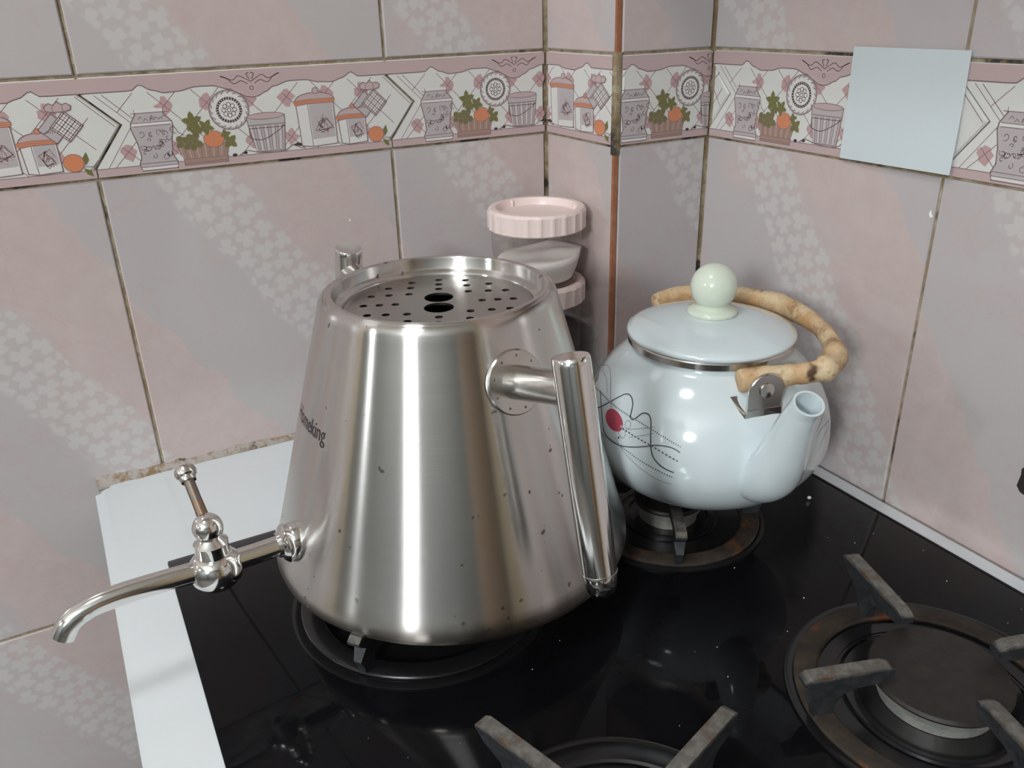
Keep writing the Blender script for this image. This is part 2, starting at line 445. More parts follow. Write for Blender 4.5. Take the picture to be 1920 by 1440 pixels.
# ---------------------------------------------------------------- border tiles and their printed kitchen scene
BH = (Z2 - Z1) * 1000.0
class Print:
    """flat printed picture, drawn in millimetres on a 250 x 77 tile; convex pieces with a layer height"""
    def __init__(s): s.q = []; s.layer = 0
    def nxt(s): s.layer += 1
    def poly(s, pts, m):
        """fan from the centroid for star-shaped outlines"""
        cx = sum(p[0] for p in pts) / len(pts); cy = sum(p[1] for p in pts) / len(pts)
        for i in range(len(pts)):
            s.q.append(([(cx, cy), pts[i], pts[(i + 1) % len(pts)]], m, s.layer))
    def conv(s, pts, m): s.q.append((list(pts), m, s.layer))
    def strip(s, top, bot, m):
        for i in range(len(top) - 1): s.q.append(([top[i], top[i + 1], bot[i + 1], bot[i]], m, s.layer))
    def line(s, pts, w, m, closed=False):
        P = list(pts) + ([pts[0]] if closed else [])
        for (x0, y0), (x1, y1) in zip(P, P[1:]):
            d = math.hypot(x1 - x0, y1 - y0)
            if d < 1e-6: continue
            nx, ny = -(y1 - y0) / d * w / 2, (x1 - x0) / d * w / 2; ex, ey = (x1 - x0) / d * w * .3, (y1 - y0) / d * w * .3
            s.q.append(([(x0 - ex + nx, y0 - ey + ny), (x1 + ex + nx, y1 + ey + ny), (x1 + ex - nx, y1 + ey - ny), (x0 - ex - nx, y0 - ey - ny)], m, s.layer))
    def circ(s, x, y, r, m, ry=None, n=20):
        ry = ry or r; s.conv([(x + r * math.cos(2 * PI * i / n), y + ry * math.sin(2 * PI * i / n)) for i in range(n)], m)
    def ring(s, x, y, r, w, m, ry=None, n=28):
        ry = ry or r; s.line([(x + r * math.cos(2 * PI * i / n), y + ry * math.sin(2 * PI * i / n)) for i in range(n)], w, m, True)
    def filled(s, pts, fill, w=0.7, line='p_line'):
        s.poly(pts, fill); s.nxt(); s.line(pts, w, line, True); s.nxt()

def cm(pts, k=5):
    return [(p.x, p.y) for p in smooth_path([(a, b, 0) for a, b in pts], k)]

def border_edge(side):
    b = 0 if side == 'l' else 250
    return [(b, 0), (b, 8), (b + 25, 40), (b, 64), (b, BH)]
def left_x(v):
    if v < 8 or v > 64: return 0
    return 25 * (v - 8) / 32 if v < 40 else 25 * (64 - v) / 24

def draw_border():
    P = Print(); rr = random.Random(3)
    H = BH
    # diamond lattice
    vs_lo, vs_hi = 7.0, 62.0
    def frieze(u):
        xs = [(0, 12.5), (30, 12.5), (37, 12.3), (43, 8.5), (52, 13), (61, 15.5), (72, 15), (85, 12.5), (98, 12.5), (112, 16), (119, 20), (126, 23), (130, 23.5)]
        uu = u if u <= 130 else 260 - u
        uu = max(0, min(130, uu))
        for (a, b), (c, d) in zip(xs, xs[1:]):
            if a <= uu <= c:
                t = (uu - a) / (c - a); t = t * t * (3 - 2 * t); return H - (b + (d - b) * t)
        return H - 12.5
    sp = 33.0
    for row in (52, 19):
        for k in range(-1, 8):
            cx = 26 + sp * k + (6 if row == 19 else 0) * 0
            if cx < left_x(row) + 17 or cx > 250 + left_x(row) - 14: continue
            pts = []
            for i in range(14):
                a = 2 * PI * i / 14; r = (5.6 + 2.2 * abs(math.cos(2 * a)) ** 2) * rr.uniform(0.72, 1.15)
                pts.append((cx + r * math.cos(a), row + r * math.sin(a)))
            P.poly(pts, 'p_blot')
    P.nxt()
    for k in range(-4, 12):
        for sg in (1, -1):
            x0 = 26 + sp * k
            # line through (x0, 52) with slope sg
            seg = []
            for v in (7, 15, 23, 31, 39, 47, 55, 63):
                u = x0 + sg * (v - 52)
                if left_x(v) + 1 < u < 249 + left_x(v) and v < frieze(min(max(u, 0), 250)) + 1: seg.append((u, v))
                else:
                    if len(seg) > 1: P.line(seg, 0.55, 'p_line')
                    seg = []
            if len(seg) > 1: P.line(seg, 0.55, 'p_line')
    P.nxt()
    # inner white stripe along the notch
    a = [(0.6, 8), (25.6, 40), (0.6, 64)]; b = [(9, 7.5), (33, 40), (9.5, 63)]
    P.strip(a, b, 'p_white'); P.nxt(); P.line(b, 0.5, 'p_line'); P.nxt()
    # frieze and shelf
    us = [i * 2.5 for i in range(101)]
    P.strip([(u, H - 1.6) for u in us], [(u, frieze(u)) for u in us], 'p_pink'); P.nxt()
    P.line([(u, frieze(u)) for u in us], 0.8, 'p_line')
    P.conv([(0.5, 1.2), (249.5, 1.2), (249.5, 7.5), (0.5, 7.5)], 'p_pink'); P.nxt()
    P.line([(0.5, 7.5), (249.5, 7.5)], 0.6, 'p_line'); P.nxt()
    for sg in (1, -1):
        P.line(cm([(130, 66), (130 + sg * 5, 69), (130 + sg * 10, 71), (130 + sg * 15, 68), (130 + sg * 24, 71.5)]), 0.7, 'p_line')
        P.line(cm([(130 + sg * 24, 71.5), (130 + sg * 19, 69.5), (130 + sg * 14, 65), (130 + sg * 8, 67), (130 + sg * 3, 64.5)]), 0.7, 'p_line')
        P.line(cm([(130 + sg * 1, 68), (130 + sg * 3, 72), (130 + sg * 1, 73)]), 0.7, 'p_line')
    P.ring(130, 61, 1.5, 0.6, 'p_line', n=10)
    P.nxt()
    # patterned jar
    jar = [(34, 3), (61, 3), (62, 8), (59, 14), (60, 24), (63, 36), (62.5, 40), (57, 47), (57, 50), (36, 50), (36, 47), (31.5, 40), (31, 36), (34, 24), (35, 14), (32.5, 8)]
    P.filled(jar, 'p_grey', 0.9)
    P.conv([(36, 48), (57, 48), (57, 50.5), (36, 50.5)], 'p_white'); P.conv([(32, 38), (62.5, 38), (62, 40), (32, 40)], 'p_white')
    P.conv([(34, 3.5), (61, 3.5), (61.5, 5.5), (33.5, 5.5)], 'p_white'); P.nxt()
    for v in (5.8, 8.6, 37.6, 40.2, 47.6): P.line([(33, v), (61.5, v)], 0.55, 'p_line')
    for _ in range(26):
        x, y = rr.uniform(37, 58), rr.uniform(12, 34); a = rr.uniform(0, 6.28); k = rr.choice((1, -1)); r = rr.uniform(1.6, 3.2)
        P.line([(x + r * (1 - i / 9) * math.cos(a + k * i * 0.75), y + r * (1 - i / 9) * math.sin(a + k * i * 0.75)) for i in range(8)], 0.5, 'p_line')
    for _ in range(8):
        x, y = rr.uniform(37, 57), rr.uniform(42, 46); P.line([(x - 1.5, y - 1), (x, y + 1), (x + 1.6, y - .6)], 0.5, 'p_line')
    P.nxt()
    # plate
    P.circ(109, 45, 16.6, 'p_line', 16.0, 28); P.nxt(); P.circ(109, 45, 15.7, 'p_grey', 15.2, 28); P.nxt()
    P.circ(109, 45, 14.6, 'p_white', 14.1, 28); P.nxt()
    for i in range(18):
        a = 2 * PI * i / 18; P.line([(109 + 15.4 * math.cos(a), 45 + 15 * math.sin(a)), (109 + 13.6 * math.cos(a + .17), 45 + 13.2 * math.sin(a + .17))], 0.7, 'p_line')
    P.ring(109, 45, 9.6, 1.7, 'p_grey', 9.3); P.nxt(); P.ring(109, 45, 8.6, 0.45, 'p_line', 8.3); P.ring(109, 45, 10.4, 0.45, 'p_line', 10.1)
    for i in range(8):
        a = 2 * PI * i / 8; P.ring(109 + 4.4 * math.cos(a), 45 + 4.3 * math.sin(a), 1.7, 0.55, 'p_line', n=9)
    P.ring(109, 45, 1.6, 0.6, 'p_line', n=9); P.nxt()
    # fruit basket
    bas = [(67, 4), (102, 4), (102, 9), (105, 20), (63, 20), (67, 9)]
    P.filled(bas, 'p_brown', 0.7)
    for i in range(12):
        u = 67 + i * 3; P.line([(u, 9.5), (u + (u - 84) * 0.13, 19.5)], 0.6, 'p_line' if i % 2 else 'p_pink')
    for v in (5.6, 8.8): P.line([(67, v), (102, v)], 0.6, 'p_line')
    P.nxt()
    for (x, y) in ((66, 21), (70, 24), (74, 21), (78, 23), (71, 19), (76, 18), (81, 20), (66, 25), (74, 26), (79, 27)):
        P.circ(x, y, 2.9, 'p_line', n=12); P.nxt(); P.circ(x, y, 2.4, 'p_green', n=12); P.nxt()
    P.circ(93, 23, 8.6, 'p_line', 6.9); P.nxt(); P.circ(93, 23, 8.1, 'p_orange', 6.4); P.nxt()
    P.line([(93, 28), (93.5, 24), (92, 19)], 0.5, 'p_brown'); P.nxt()
    def leaf(cx, cy, s, a0, n=5):
        pts = []
        for i in range(n * 4):
            a = 2 * PI * i / (n * 4); r = s * (0.74 + 0.26 * math.cos(n * a)); r = max(r, s * 0.5)
            pts.append((cx + r * math.cos(a + a0), cy + r * math.sin(a + a0)))
        P.poly(pts, 'p_green'); P.nxt()
        P.line([(cx - s * .7 * math.cos(a0), cy - s * .7 * math.sin(a0)), (cx + s * .7 * math.cos(a0), cy + s * .7 * math.sin(a0))], 0.4, 'p_line'); P.nxt()
    leaf(78, 38, 8.5, 0.4); leaf(88, 33, 7.0, 1.0); leaf(106, 20, 6.6, -0.8, 4); leaf(103, 26, 4.5, 0.3, 4); leaf(80, 31, 5, 2.0)
    P.line(cm([(64, 30), (60, 33), (63, 36), (66, 31), (70, 28)]), 0.5, 'p_line'); P.nxt()
    # bucket
    P.filled([(127, 9), (151, 9), (153.5, 31), (154, 38), (122, 38), (122.5, 31)], 'p_grey', 0.7)
    P.circ(138, 38, 16, 'p_line', 2.9); P.nxt(); P.circ(138, 38, 15.2, 'p_pink', 2.3); P.nxt()
    for i in range(15):
        u = 127 + i * 1.7; P.line([(u, 10), (u + (u - 139) * 0.22, 30)], 0.5, 'p_line' if i % 3 else 'p_white')
    P.line([(122.5, 31), (153.5, 31)], 0.7, 'p_line'); P.line([(122.8, 28.5), (153, 28.5)], 0.7, 'p_line')
    P.line(cm([(123, 29), (124, 21), (134, 19), (147, 25), (153, 30)]), 0.7, 'p_line'); P.nxt()
    P.line(cm([(112, 8), (118, 11), (124, 10), (130, 8.5), (150, 8), (158, 12), (166, 9), (170, 11)]), 0.6, 'p_line')
    P.conv([(158, 12), (163, 14), (168, 12), (165, 10.5)], 'p_dark'); P.circ(108, 8.5, 2, 'p_dark', 1.4, 8); P.circ(117, 9.5, 1.8, 'p_dark', 1.2, 8); P.nxt()
    # two canisters
    def canister(x0, x1, y0, y1, knob):
        xs = x0 + (x1 - x0) * 0.33; m_ = (x0 + x1) / 2
        P.filled([(x0 + 1.5, y0 + 1.5), (xs, y0), (x1 - 0.5, y0 + 1), (x1 - 1, y1), (xs - 1, y1), (x0, y1 - 1)], 'p_white', 0.8)
        P.conv([(xs + 0.8, y0 + 1), (x1 - 1.5, y0 + 2), (x1 - 2, y1 - .5), (xs, y1 - .5)], 'p_grey'); P.nxt(); P.conv([(xs + 0.8, y0 + 1), (x1 - 1.5, y0 + 2), (x1 - 1.7, y0 + 7), (xs + .7, y0 + 6)], 'p_white'); P.nxt()
        P.line([(xs, y0), (xs - 1, y1)], 0.6, 'p_line')
        cx, cy = (xs + x1) / 2, (y0 + y1) / 2
        for _ in range(16):
            a = rr.uniform(0, 6.28); r = rr.uniform(0.5, (x1 - xs) * .3); b = a + rr.uniform(1, 2.4)
            P.line([(cx + r * math.cos(a), cy + r * 1.3 * math.sin(a)), (cx + r * 1.4 * math.cos(b), cy + r * 1.5 * math.sin(b)), (cx + r * .7 * math.cos(b + 1), cy + r * math.sin(b + 1))], 0.5, 'p_line' if _ % 3 else 'p_blot')
        P.nxt()
        dome = [(x0 - 1, y1 + 2.5)] + [(m_ + (x1 - x0) * .5 * math.cos(PI - PI * i / 10), y1 + 3 + 6 * math.sin(PI * i / 10)) for i in range(1, 10)] + [(x1 + .5, y1 + 2.5)]
        P.filled(dome, 'p_pink', 0.7)
        P.strip([(x0 - 2, y1 + 2.4), (xs, y1 + 3.6), (x1 + .5, y1 + 3.4)], [(x0 - 1.6, y1 - .8), (xs, y1 + .4), (x1 + .3, y1 + .3)], 'p_orange'); P.nxt()
        P.line([(x0 - 2, y1 + 2.4), (xs, y1 + 3.6), (x1 + .5, y1 + 3.4)], 0.5, 'p_line'); P.line([(x0 - 1.6, y1 + .8), (xs, y1 + 1.9), (x1 + .3, y1 + 1.8)], 0.4, 'p_line')
        P.circ(m_ + 1, y1 + 10.3, knob, 'p_line', n=12); P.nxt(); P.circ(m_ + 1, y1 + 10.3, knob - 0.6, 'p_orange' if knob < 2.6 else 'p_pink', n=12); P.nxt()
    canister(165, 199, 9, 45, 2.9)
    canister(201, 227, 8, 30, 2.4)
    P.circ(235, 14.5, 7.6, 'p_line', 7); P.nxt(); P.circ(235, 14.5, 7.1, 'p_orange', 6.5); P.nxt()
    P.conv([(243, 12), (246, 16), (245, 22), (242, 18)], 'p_green'); P.conv([(241, 10), (246, 8), (247, 3), (243, 5)], 'p_green'); P.line([(241, 11), (249, 10.5)], 0.6, 'p_line'); P.nxt()
    # oven cloths on a hanger
    for cx, cy, s, m_ in ((227, 41, 11, 'p_grey'), (236, 42, 11.5, 'p_white')):
        P.filled([(cx - s, cy), (cx, cy - s), (cx + s, cy), (cx, cy + s)], m_, 0.8)
        for k in range(-3, 4):
            t = k / 3.6 * s
            if m_ == 'p_white':
                P.line([((-s + t) / 2 + cx - s * 0 , (s + t) / 2 + cy), ((s + t) / 2 + cx, (-s + t) / 2 + cy)], 0.75 if k % 2 else 0.4, 'p_line')
                P.line([((-s + t) / 2 + cx, (-s - t) / 2 + cy), ((s + t) / 2 + cx, (s - t) / 2 + cy)], 0.75 if k % 2 else 0.4, 'p_line')
            else:
                P.line([(cx - s * .4 + k * 1.4, cy - 3), (cx - s * .2 + k, cy + 1 + k)], 0.5, 'p_line')
        P.nxt()
    P.filled([(224, 54), (228, 53), (236, 53), (241, 54), (242, 57), (239, 59), (236, 58), (233, 60.5), (230, 58), (227, 59.5), (223.5, 57)], 'p_pink', 0.7)
    P.line([(229, 57), (229, 52)], 0.5, 'p_line'); P.line([(236, 57), (236, 52)], 0.5, 'p_line')
    return P

BORDER = draw_border()

def clip(poly, axis, val, keep_gt):
    out = []
    for i in range(len(poly)):
        a, b = poly[i - 1], poly[i]
        ia = (a[axis] >= val) == keep_gt or a[axis] == val; ib = (b[axis] >= val) == keep_gt or b[axis] == val
        if ia != ib:
            t = (val - a[axis]) / (b[axis] - a[axis]); out.append(tuple(a[k] + (b[k] - a[k]) * t for k in range(2)))
        if ib: out.append(b)
    return out

def print_mesh(name, face, parent, ubase, t0, t1, stretch=1.0):
    """printed picture of the border tile between t0 and t1 (mm), first mm at ubase on the wall face"""
    mats = []; V, F, MI = [], [], []
    nl = BORDER.layer + 1
    flip = face.du.cross(Vector((0, 0, 1))).dot(face.n) < 0
    for poly, m, layer in BORDER.q:
        q = poly
        if t0 > 0: q = clip(q, 0, t0, True)
        if len(q) > 2 and t1 < 250: q = clip(q, 0, t1, False)
        if len(q) < 3: continue
        if m not in mats: mats.append(m)
        h = 0.00105 + 0.00045 * layer / nl
        b = len(V); V += [face.p(ubase + (x - t0) / 1000 * stretch, Z1 + y / 1000, h) for x, y in q]
        ar = sum(q[i - 1][0] * q[i][1] - q[i][0] * q[i - 1][1] for i in range(len(q)))
        f = tuple(range(b, len(V)))
        if (ar < 0) != flip: f = tuple(reversed(f))
        F.append(f); MI.append(mats.index(m))
    return mesh_obj(name, V, F, None, parent, mats=mats, midx=MI)

def slab(name, outline, face, ubase, t0, parent, mat, stretch=1.0, hf=0.0010, c=1.3):
    """tile body with a chamfered edge from an outline in mm (counter-clockwise)"""
    n = len(outline); cx = sum(p[0] for p in outline) / n
    # inset by moving along averaged edge normals
    def inset(d):
        res = []
        for i in range(n):
            p0, p1, p2 = outline[i - 1], outline[i], outline[(i + 1) % n]
            def nr(a, b):
                l = math.hypot(b[0] - a[0], b[1] - a[1]); return (-(b[1] - a[1]) / l, (b[0] - a[0]) / l)
            n1, n2 = nr(p0, p1), nr(p1, p2); k = 1 + n1[0] * n2[0] + n1[1] * n2[1]
            res.append((p1[0] + (n1[0] + n2[0]) / k * d, p1[1] + (n1[1] + n2[1]) / k * d))
        return res
    P = lambda q, h: face.p(ubase + (q[0] - t0) / 1000 * stretch, Z1 + q[1] / 1000, h)
    V = [P(q, -GD - .001) for q in inset(1.0)] + [P(q, hf - 0.0012) for q in inset(1.0)] + [P(q, hf) for q in inset(1.0 + c)]
    F = []
    for k in (0, n):
        for i in range(n): q = (i + 1) % n; F.append((k + i, k + q, k + n + q, k + n + i))
    F.append(tuple(range(2 * n, 3 * n)))
    if face.du.cross(Vector((0, 0, 1))).dot(face.n) < 0: F = [tuple(reversed(f)) for f in F]
    return mesh_obj(name, V, F, mat, parent)

def border_tile(face, parent, ubase, t0=0, t1=250, stretch=1.0):
    L = [(0, 0), (0, 8), (25, 40), (0, 64), (0, BH)]
    left = [p for p in L] if t0 == 0 else [(t0, 0), (t0, BH)]
    right = [(250 + p[0], p[1]) for p in L] if t1 == 250 else [(t1, 0), (t1, BH)]
    outline = right[:] + left[::-1]
    o = slab('border_tile', outline, face, ubase, t0, parent, 'border', stretch)
    print_mesh('printed_scene', face, o, ubase, t0, t1, stretch)
    return o

for k in range(1, 4): border_tile(FA, wall_back, XJ - TW * k)
border_tile(FA, wall_back, XJ, 0, 163.5)
border_tile(FB, wall_pillar, 0.003, 158, 249.5, 1.22)
border_tile(FC, wall_pillar, 0.0055, 33, 133)
border_tile(FD, wall_right, 0.003)
border_tile(FD, wall_right, TW + 0.003)
border_tile(FD, wall_right, 2 * TW + 0.003)
# offcut filling the notch at the corner
sl = slab('border_offcut', [(1, 9), (24, 40), (1, 63)], FD, 0.003, 0, wall_right, 'border')
pz = lambda x, y: FD.p(0.003 + x / 1000, Z1 + y / 1000, 0.0012)
V_, F_ = [], []
for (a, b) in (((3, 30), (14, 44)), ((3, 42), (13, 28)), ((3, 52), (9, 58))):
    d = Vector((b[0] - a[0], b[1] - a[1])).normalized() * 0.3
    i = len(V_); V_ += [pz(a[0] - d.y, a[1] + d.x), pz(b[0] - d.y, b[1] + d.x), pz(b[0] + d.y, b[1] - d.x), pz(a[0] + d.y, a[1] - d.x)]; F_.append((i, i + 1, i + 2, i + 3))
mesh_obj('printed_line', V_, F_, 'p_line', sl)

# mouldy sealant between the stove and the back wall
rs = random.Random(5)
V_, F_ = [], []
nS = 60
for i in range(nS + 1):
    x = -0.4735 + i * (0.4735 / nS); w = 0.0045 * (1.0 - 0.45 * i / nS) * rs.uniform(0.75, 1.2); hz = 0.0065 * (1.15 - 0.7 * min(1, i / nS * 1.8)) * rs.uniform(0.75, 1.25)
    V_ += [(x, 0.001, -0.004), (x, -w - 0.0012, -0.003), (x, -w - 0.0008, 0.0012), (x, -w * .4, hz * 0.75), (x, 0.0005, hz)]
for i in range(nS):
    for k in range(4): F_.append((i * 5 + k, (i + 1) * 5 + k, (i + 1) * 5 + k + 1, i * 5 + k + 1))
struct(mesh_obj('trim_4', V_, [tuple(reversed(f)) for f in F_], 'sealant', None, True))

# hole broken into a tile of the right wall
pts = []
for i in range(22):
    a = 2 * PI * i / 22; r = 0.0150 * rs.uniform(0.82, 1.12); pts.append((0.486 - PD + r * math.cos(a), 0.074 + r * 1.05 * math.sin(a)))
V_ = [FD.p(u, z, 0.0007) for u, z in pts] + [FD.p(u, z, -0.001) for u, z in pts]
n_ = len(pts)
hole = mesh_obj('broken_hole', V_, [tuple(reversed(range(n_)))] + [(i, (i + 1) % n_, n_ + (i + 1) % n_, n_ + i) for i in range(n_)], 'dark', wall_right)

# small chips of white glaze
for (f, par, u, z, s) in ((FA, wall_back, -0.2142, 0.2066, 0.0016), (FD, wall_right, 0.2465, 0.2393, 0.0030)):
    P_ = [(0, 1), (.35, .1), (.9, -.7), (.1, -1), (-.3, -.2)]
    V_ = [f.p(u + a * s, z + b * s, 0.0006) for a, b in P_]
    mesh_obj('glaze_chip', V_, [(0, 1, 2, 3, 4)], 'salt', par)

# ---------------------------------------------------------------- stove
SX0, SX1, SY0, SY1 = -0.4765, 0.1040, -0.655, -0.0040
GX0, GX1, GY0, GY1 = -0.4356, 0.0832, -0.640, -0.1560
stove = tag(empty('gas_stove', (-0.186, -0.33, ZF)), 'white enamelled gas stove with a black glass hob in the tiled corner', 'stove')
def sp(o):   # parent to the stove keeping world coordinates
    o.parent = stove; o.matrix_parent_inverse = Matrix.Translation(stove.location).inverted(); return o
bm = bmesh.new()
out = [(SX0, SY0), (SX1, SY0), (SX1, -PD - 0.003), (-0.003, -PD - 0.003), (-0.003, SY1), (SX0 + 0.0, SY1)]
def rounded(pts, rad):
    res = []
    for i, p in enumerate(pts):
        r = rad.get(i, 0)
        if not r: res.append(p); continue
        a = (Vector(pts[i - 1]) - Vector(p)).normalized(); b = (Vector(pts[(i + 1) % len(pts)]) - Vector(p)).normalized()
        c = Vector(p) + (a + b) * r
        s0 = Vector(p) + a * r; s1 = Vector(p) + b * r
        for k in range(7):
            t = k / 6; q = (s0 - c) * math.cos(t * PI / 2) + (s1 - c) * math.sin(t * PI / 2) + c; res.append((q.x, q.y))
    return res
out = rounded(out, {5: 0.014, 0: 0.014})
vb = [bm.verts.new((x, y, -0.03)) for x, y in out]; vt = [bm.verts.new((x, y, 0.0)) for x, y in out]
n_ = len(out)
ft = bm.faces.new(vt); bm.faces.new(vb[::-1])
for i in range(n_): bm.faces.new((vb[i], vb[(i + 1) % n_], vt[(i + 1) % n_], vt[i]))
bmesh.ops.bevel(bm, geom=list(ft.edges), offset=0.006, segments=4, affect='EDGES', profile=0.5)
sp(from_bm('hob_frame', bm, 'enamel', None, 40))
sp(box('body', (SX0 + 0.004, SY0 + 0.01, ZF + 0.06), (SX1 - 0.004, -PD - 0.006, -0.0301), 'enamel'))
for x in (SX0 + 0.05, SX1 - 0.05):
    for y in (SY0 + 0.06, -PD - 0.06):
        sp(lathe('foot', [(0, 0), (0.018, 0), (0.018, 0.01), (0.012, 0.02), (0.012, 0.061), (0, 0.061)], 'black_ring', None, 20, (x, y, ZF)))
sp(box('glass_hob', (GX0, GY0, -0.004), (GX1, GY1, 0.0008), 'glass', bevel=0.0005, seg=2))
sp(box('rear_edge_strip', (GX0 + 0.0005, GY1 - 0.0125, -0.001), (GX1 - 0.0005, GY1 + 0.0006, 0.0016), 'rearstrip', bevel=0.0004))
sp(box('edge_strip', (GX1 - 0.0006, GY0, -0.001), (GX1 + 0.0014, GY1, 0.0012), 'black_ring', bevel=0.0004))
GZ = 0.0008
BURN = {'FR': (-0.052, -0.537, 0.038, 0.0745, 72), 'FL': (-0.279, -0.536, 0.032, 0.070, 18), 'BL': (-0.279, -0.292, 0.032, 0.080, 40), 'BR': (-0.066, -0.300, 0.027, 0.066, 58)}
for key, (bx, by, cr, rr_, rot) in BURN.items():
    b = sp(lathe('burner', [(0, 0), (cr * 1.40, 0), (cr * 1.38, 0.0015), (cr * 1.2, 0.002), (cr * 1.15, 0.0010), (0, 0.0010)], 'black_ring', None, 64, (bx, by, GZ)))
    lathe('burner_head', [(0, 0.0012), (cr * .86, 0.0012), (cr * .86, 0.009), (cr * .97, 0.0105), (cr * 1.0, 0.0155), (0, 0.0155)], 'alu', b, 64, (bx, by, GZ))
    cp = lathe('burner_cap', [(0, 0.0158), (cr * 1.03, 0.0158), (cr * 1.05, 0.0175), (cr * 1.02, 0.0195), (cr * .6, 0.0206), (0, 0.0208)], 'cap', b, 64, (bx, by, GZ))
    w = lathe('burner_well', [(cr * 1.45, 0.0001), (rr_ * 1.16, 0.0001), (rr_ * 1.16, 0.0016), (rr_ * 1.12, 0.0022), (rr_ * 1.07, 0.0008), (cr * 1.5, 0.0006)], 'black_ring', None, 72, (bx, by, GZ))
    sp(w)

# pan supports: a ring with four upright fins
def fin_mesh(name, r_ring, r_in, r_out, top, parent, ang, mat):
    t = 0.0042
    prof = [(r_ring - 0.006, 0.003), (r_ring - 0.0065, 0.010), (r_ring - 0.011, 0.0175), (r_ring - 0.019, 0.0205), (r_in + 0.004, top - 0.0105), (r_in, top - 0.007), (r_in, top - 0.003),
            (r_in + 0.006, top - 0.0004), (r_ring - 0.01, top), (r_out - 0.004, top), (r_out, top - 0.0025), (r_out, top - 0.0045), (r_out - 0.007, top - 0.011), (r_ring + 0.010, 0.015), (r_ring + 0.0065, 0.008), (r_ring + 0.006, 0.003)]
    bm = bmesh.new()
    a = [bm.verts.new((r, -t if z > top - 0.012 else -t * .62, z)) for r, z in prof]
    b = [bm.verts.new((r, t if z > top - 0.012 else t * .62, z)) for r, z in prof]
    n = len(prof)
    bm.faces.new(a); bm.faces.new(b[::-1])
    for i in range(n): bm.faces.new((a[i], b[i], b[(i + 1) % n], a[(i + 1) % n]))
    es = [e for e in bm.edges if len(e.link_faces) == 2 and e.calc_face_angle(0) > 0.9 and max(v.co.z for v in e.verts) > top - 0.012]
    bmesh.ops.bevel(bm, geom=es, offset=0.0011, segments=2, affect='EDGES', profile=0.5)
    bmesh.ops.triangulate(bm, faces=[f for f in bm.faces if len(f.verts) > 4])
    o = from_bm(name, bm, mat, parent, 30); o.rotation_euler = (0, 0, ang); return o
LB = {'FR': 'rusty ringed pan support, empty, beside the right wall', 'FL': 'empty grey pan support at the front left of the hob',
      'BL': 'black pan support under the steel kettle', 'BR': 'rusty pan support under the white teapot'}
for key, (bx, by, cr, rr_, rot) in BURN.items():
    g = tag(empty('pan_support', (bx, by, GZ)), LB[key], 'pan support', 'pan supports on the hob')
    ringm = 'rust' if key in ('FR', 'BR') else 'black_ring'
    lathe('ring', [(rr_ - 0.0075, 0.0012), (rr_ + 0.006, 0.0012), (rr_ + 0.0065, 0.003), (rr_ + 0.005, 0.0042), (rr_ - 0.0065, 0.0042), (rr_ - 0.0078, 0.003)], ringm, g, 72, (0, 0, 0), 40, True)
    top = 0.0342
    for k in range(4):
        fin_mesh('fin', rr_, 0.034 if key in ('FR', 'FL') else 0.030, (rr_ + 0.027 - (0.012 if (key, k) == ('FR', 1) else 0)) if key in ('FR', 'FL') else rr_ + 0.012, top, g, math.radians(rot + 90 * k), 'iron')
GT = GZ + 0.0342

# ---------------------------------------------------------------- stainless steel kettle with a tap
KX, KY = -0.2463, -0.2760
kettle = tag(empty('kettle', (KX, KY, GT)), 'conical brushed steel kettle with a tap and open perforated top', 'kettle')
kz = GT
def kp(prof): return [(r, z - kz) for r, z in prof]
R0, ZB0, R1, ZT0 = 0.1276, 0.0365, 0.0752, 0.2223
def rk(z): return R0 + (R1 - R0) * (z - ZB0) / (ZT0 - ZB0)
SL = (R0 - R1) / (ZT0 - ZB0)
body_prof = [(0, kz), (0.1180, kz), (0.1220, kz + 0.0006), (0.1246, kz + 0.0026), (0.1256, kz + 0.0062), (rk(0.050) + 0.0010, 0.0485), (rk(0.0530) + 0.0004, 0.0525)]
for i in range(1, 15): z = 0.053 + (0.2125 - 0.053) * i / 14; body_prof.append((rk(z), z))
body_prof += [(0.0770, 0.2168), (0.0758, 0.2195), (0.0742, 0.2211), (0.0732, 0.2216), (0.0727, 0.2212), (0.0722, 0.2216), (0.0715, 0.2224), (0.0690, 0.2228), (0.0676, 0.2224), (0.0670, 0.2210), (0.0667, 0.2150), (0.0655, 0.2135), (0.0625, 0.2130), (0.0615, 0.2118), (0.0610, 0.2080)]
body = lathe('body', kp(body_prof), 'brushed', kettle, 160, auto=50)
# perforated plate
def perforated(name, R, holes, z, th, mat, parent):
    bm = bmesh.new()
    def ring(cx, cy, r, n): return [(cx + r * math.cos(2 * PI * i / n), cy + r * math.sin(2 * PI * i / n)) for i in range(n)]
    loops = [ring(0, 0, R, 96)] + [ring(x, y, r, 28 if r > 0.005 else 14) for x, y, r in holes]
    es = []; vl = []
    for L in loops:
        vs = [bm.verts.new((x, y, z)) for x, y in L]; vl.append(vs)
        for i in range(len(vs)): es.append(bm.edges.new((vs[i], vs[(i + 1) % len(vs)])))
    bmesh.ops.triangle_fill(bm, use_beauty=True, use_dissolve=False, edges=es, normal=(0, 0, 1))
    for vs in vl[1:]:
        lo = [bm.verts.new((v.co.x, v.co.y, z - th)) for v in vs]
        for i in range(len(vs)): bm.faces.new((vs[i], vs[(i + 1) % len(vs)], lo[(i + 1) % len(vs)], lo[i]))
    return from_bm(name, bm, mat, parent, 30)
hv = Vector((KX, KY, 0)) - Vector((cam.location.x, cam.location.y, 0)); va = math.atan2(hv.y, hv.x)
PH = math.radians(66.0)   # orientation of the plate
holes = [(0.0103 * math.cos(PH + k * PI), 0.0103 * math.sin(PH + k * PI), 0.0096) for k in (0, 1)]
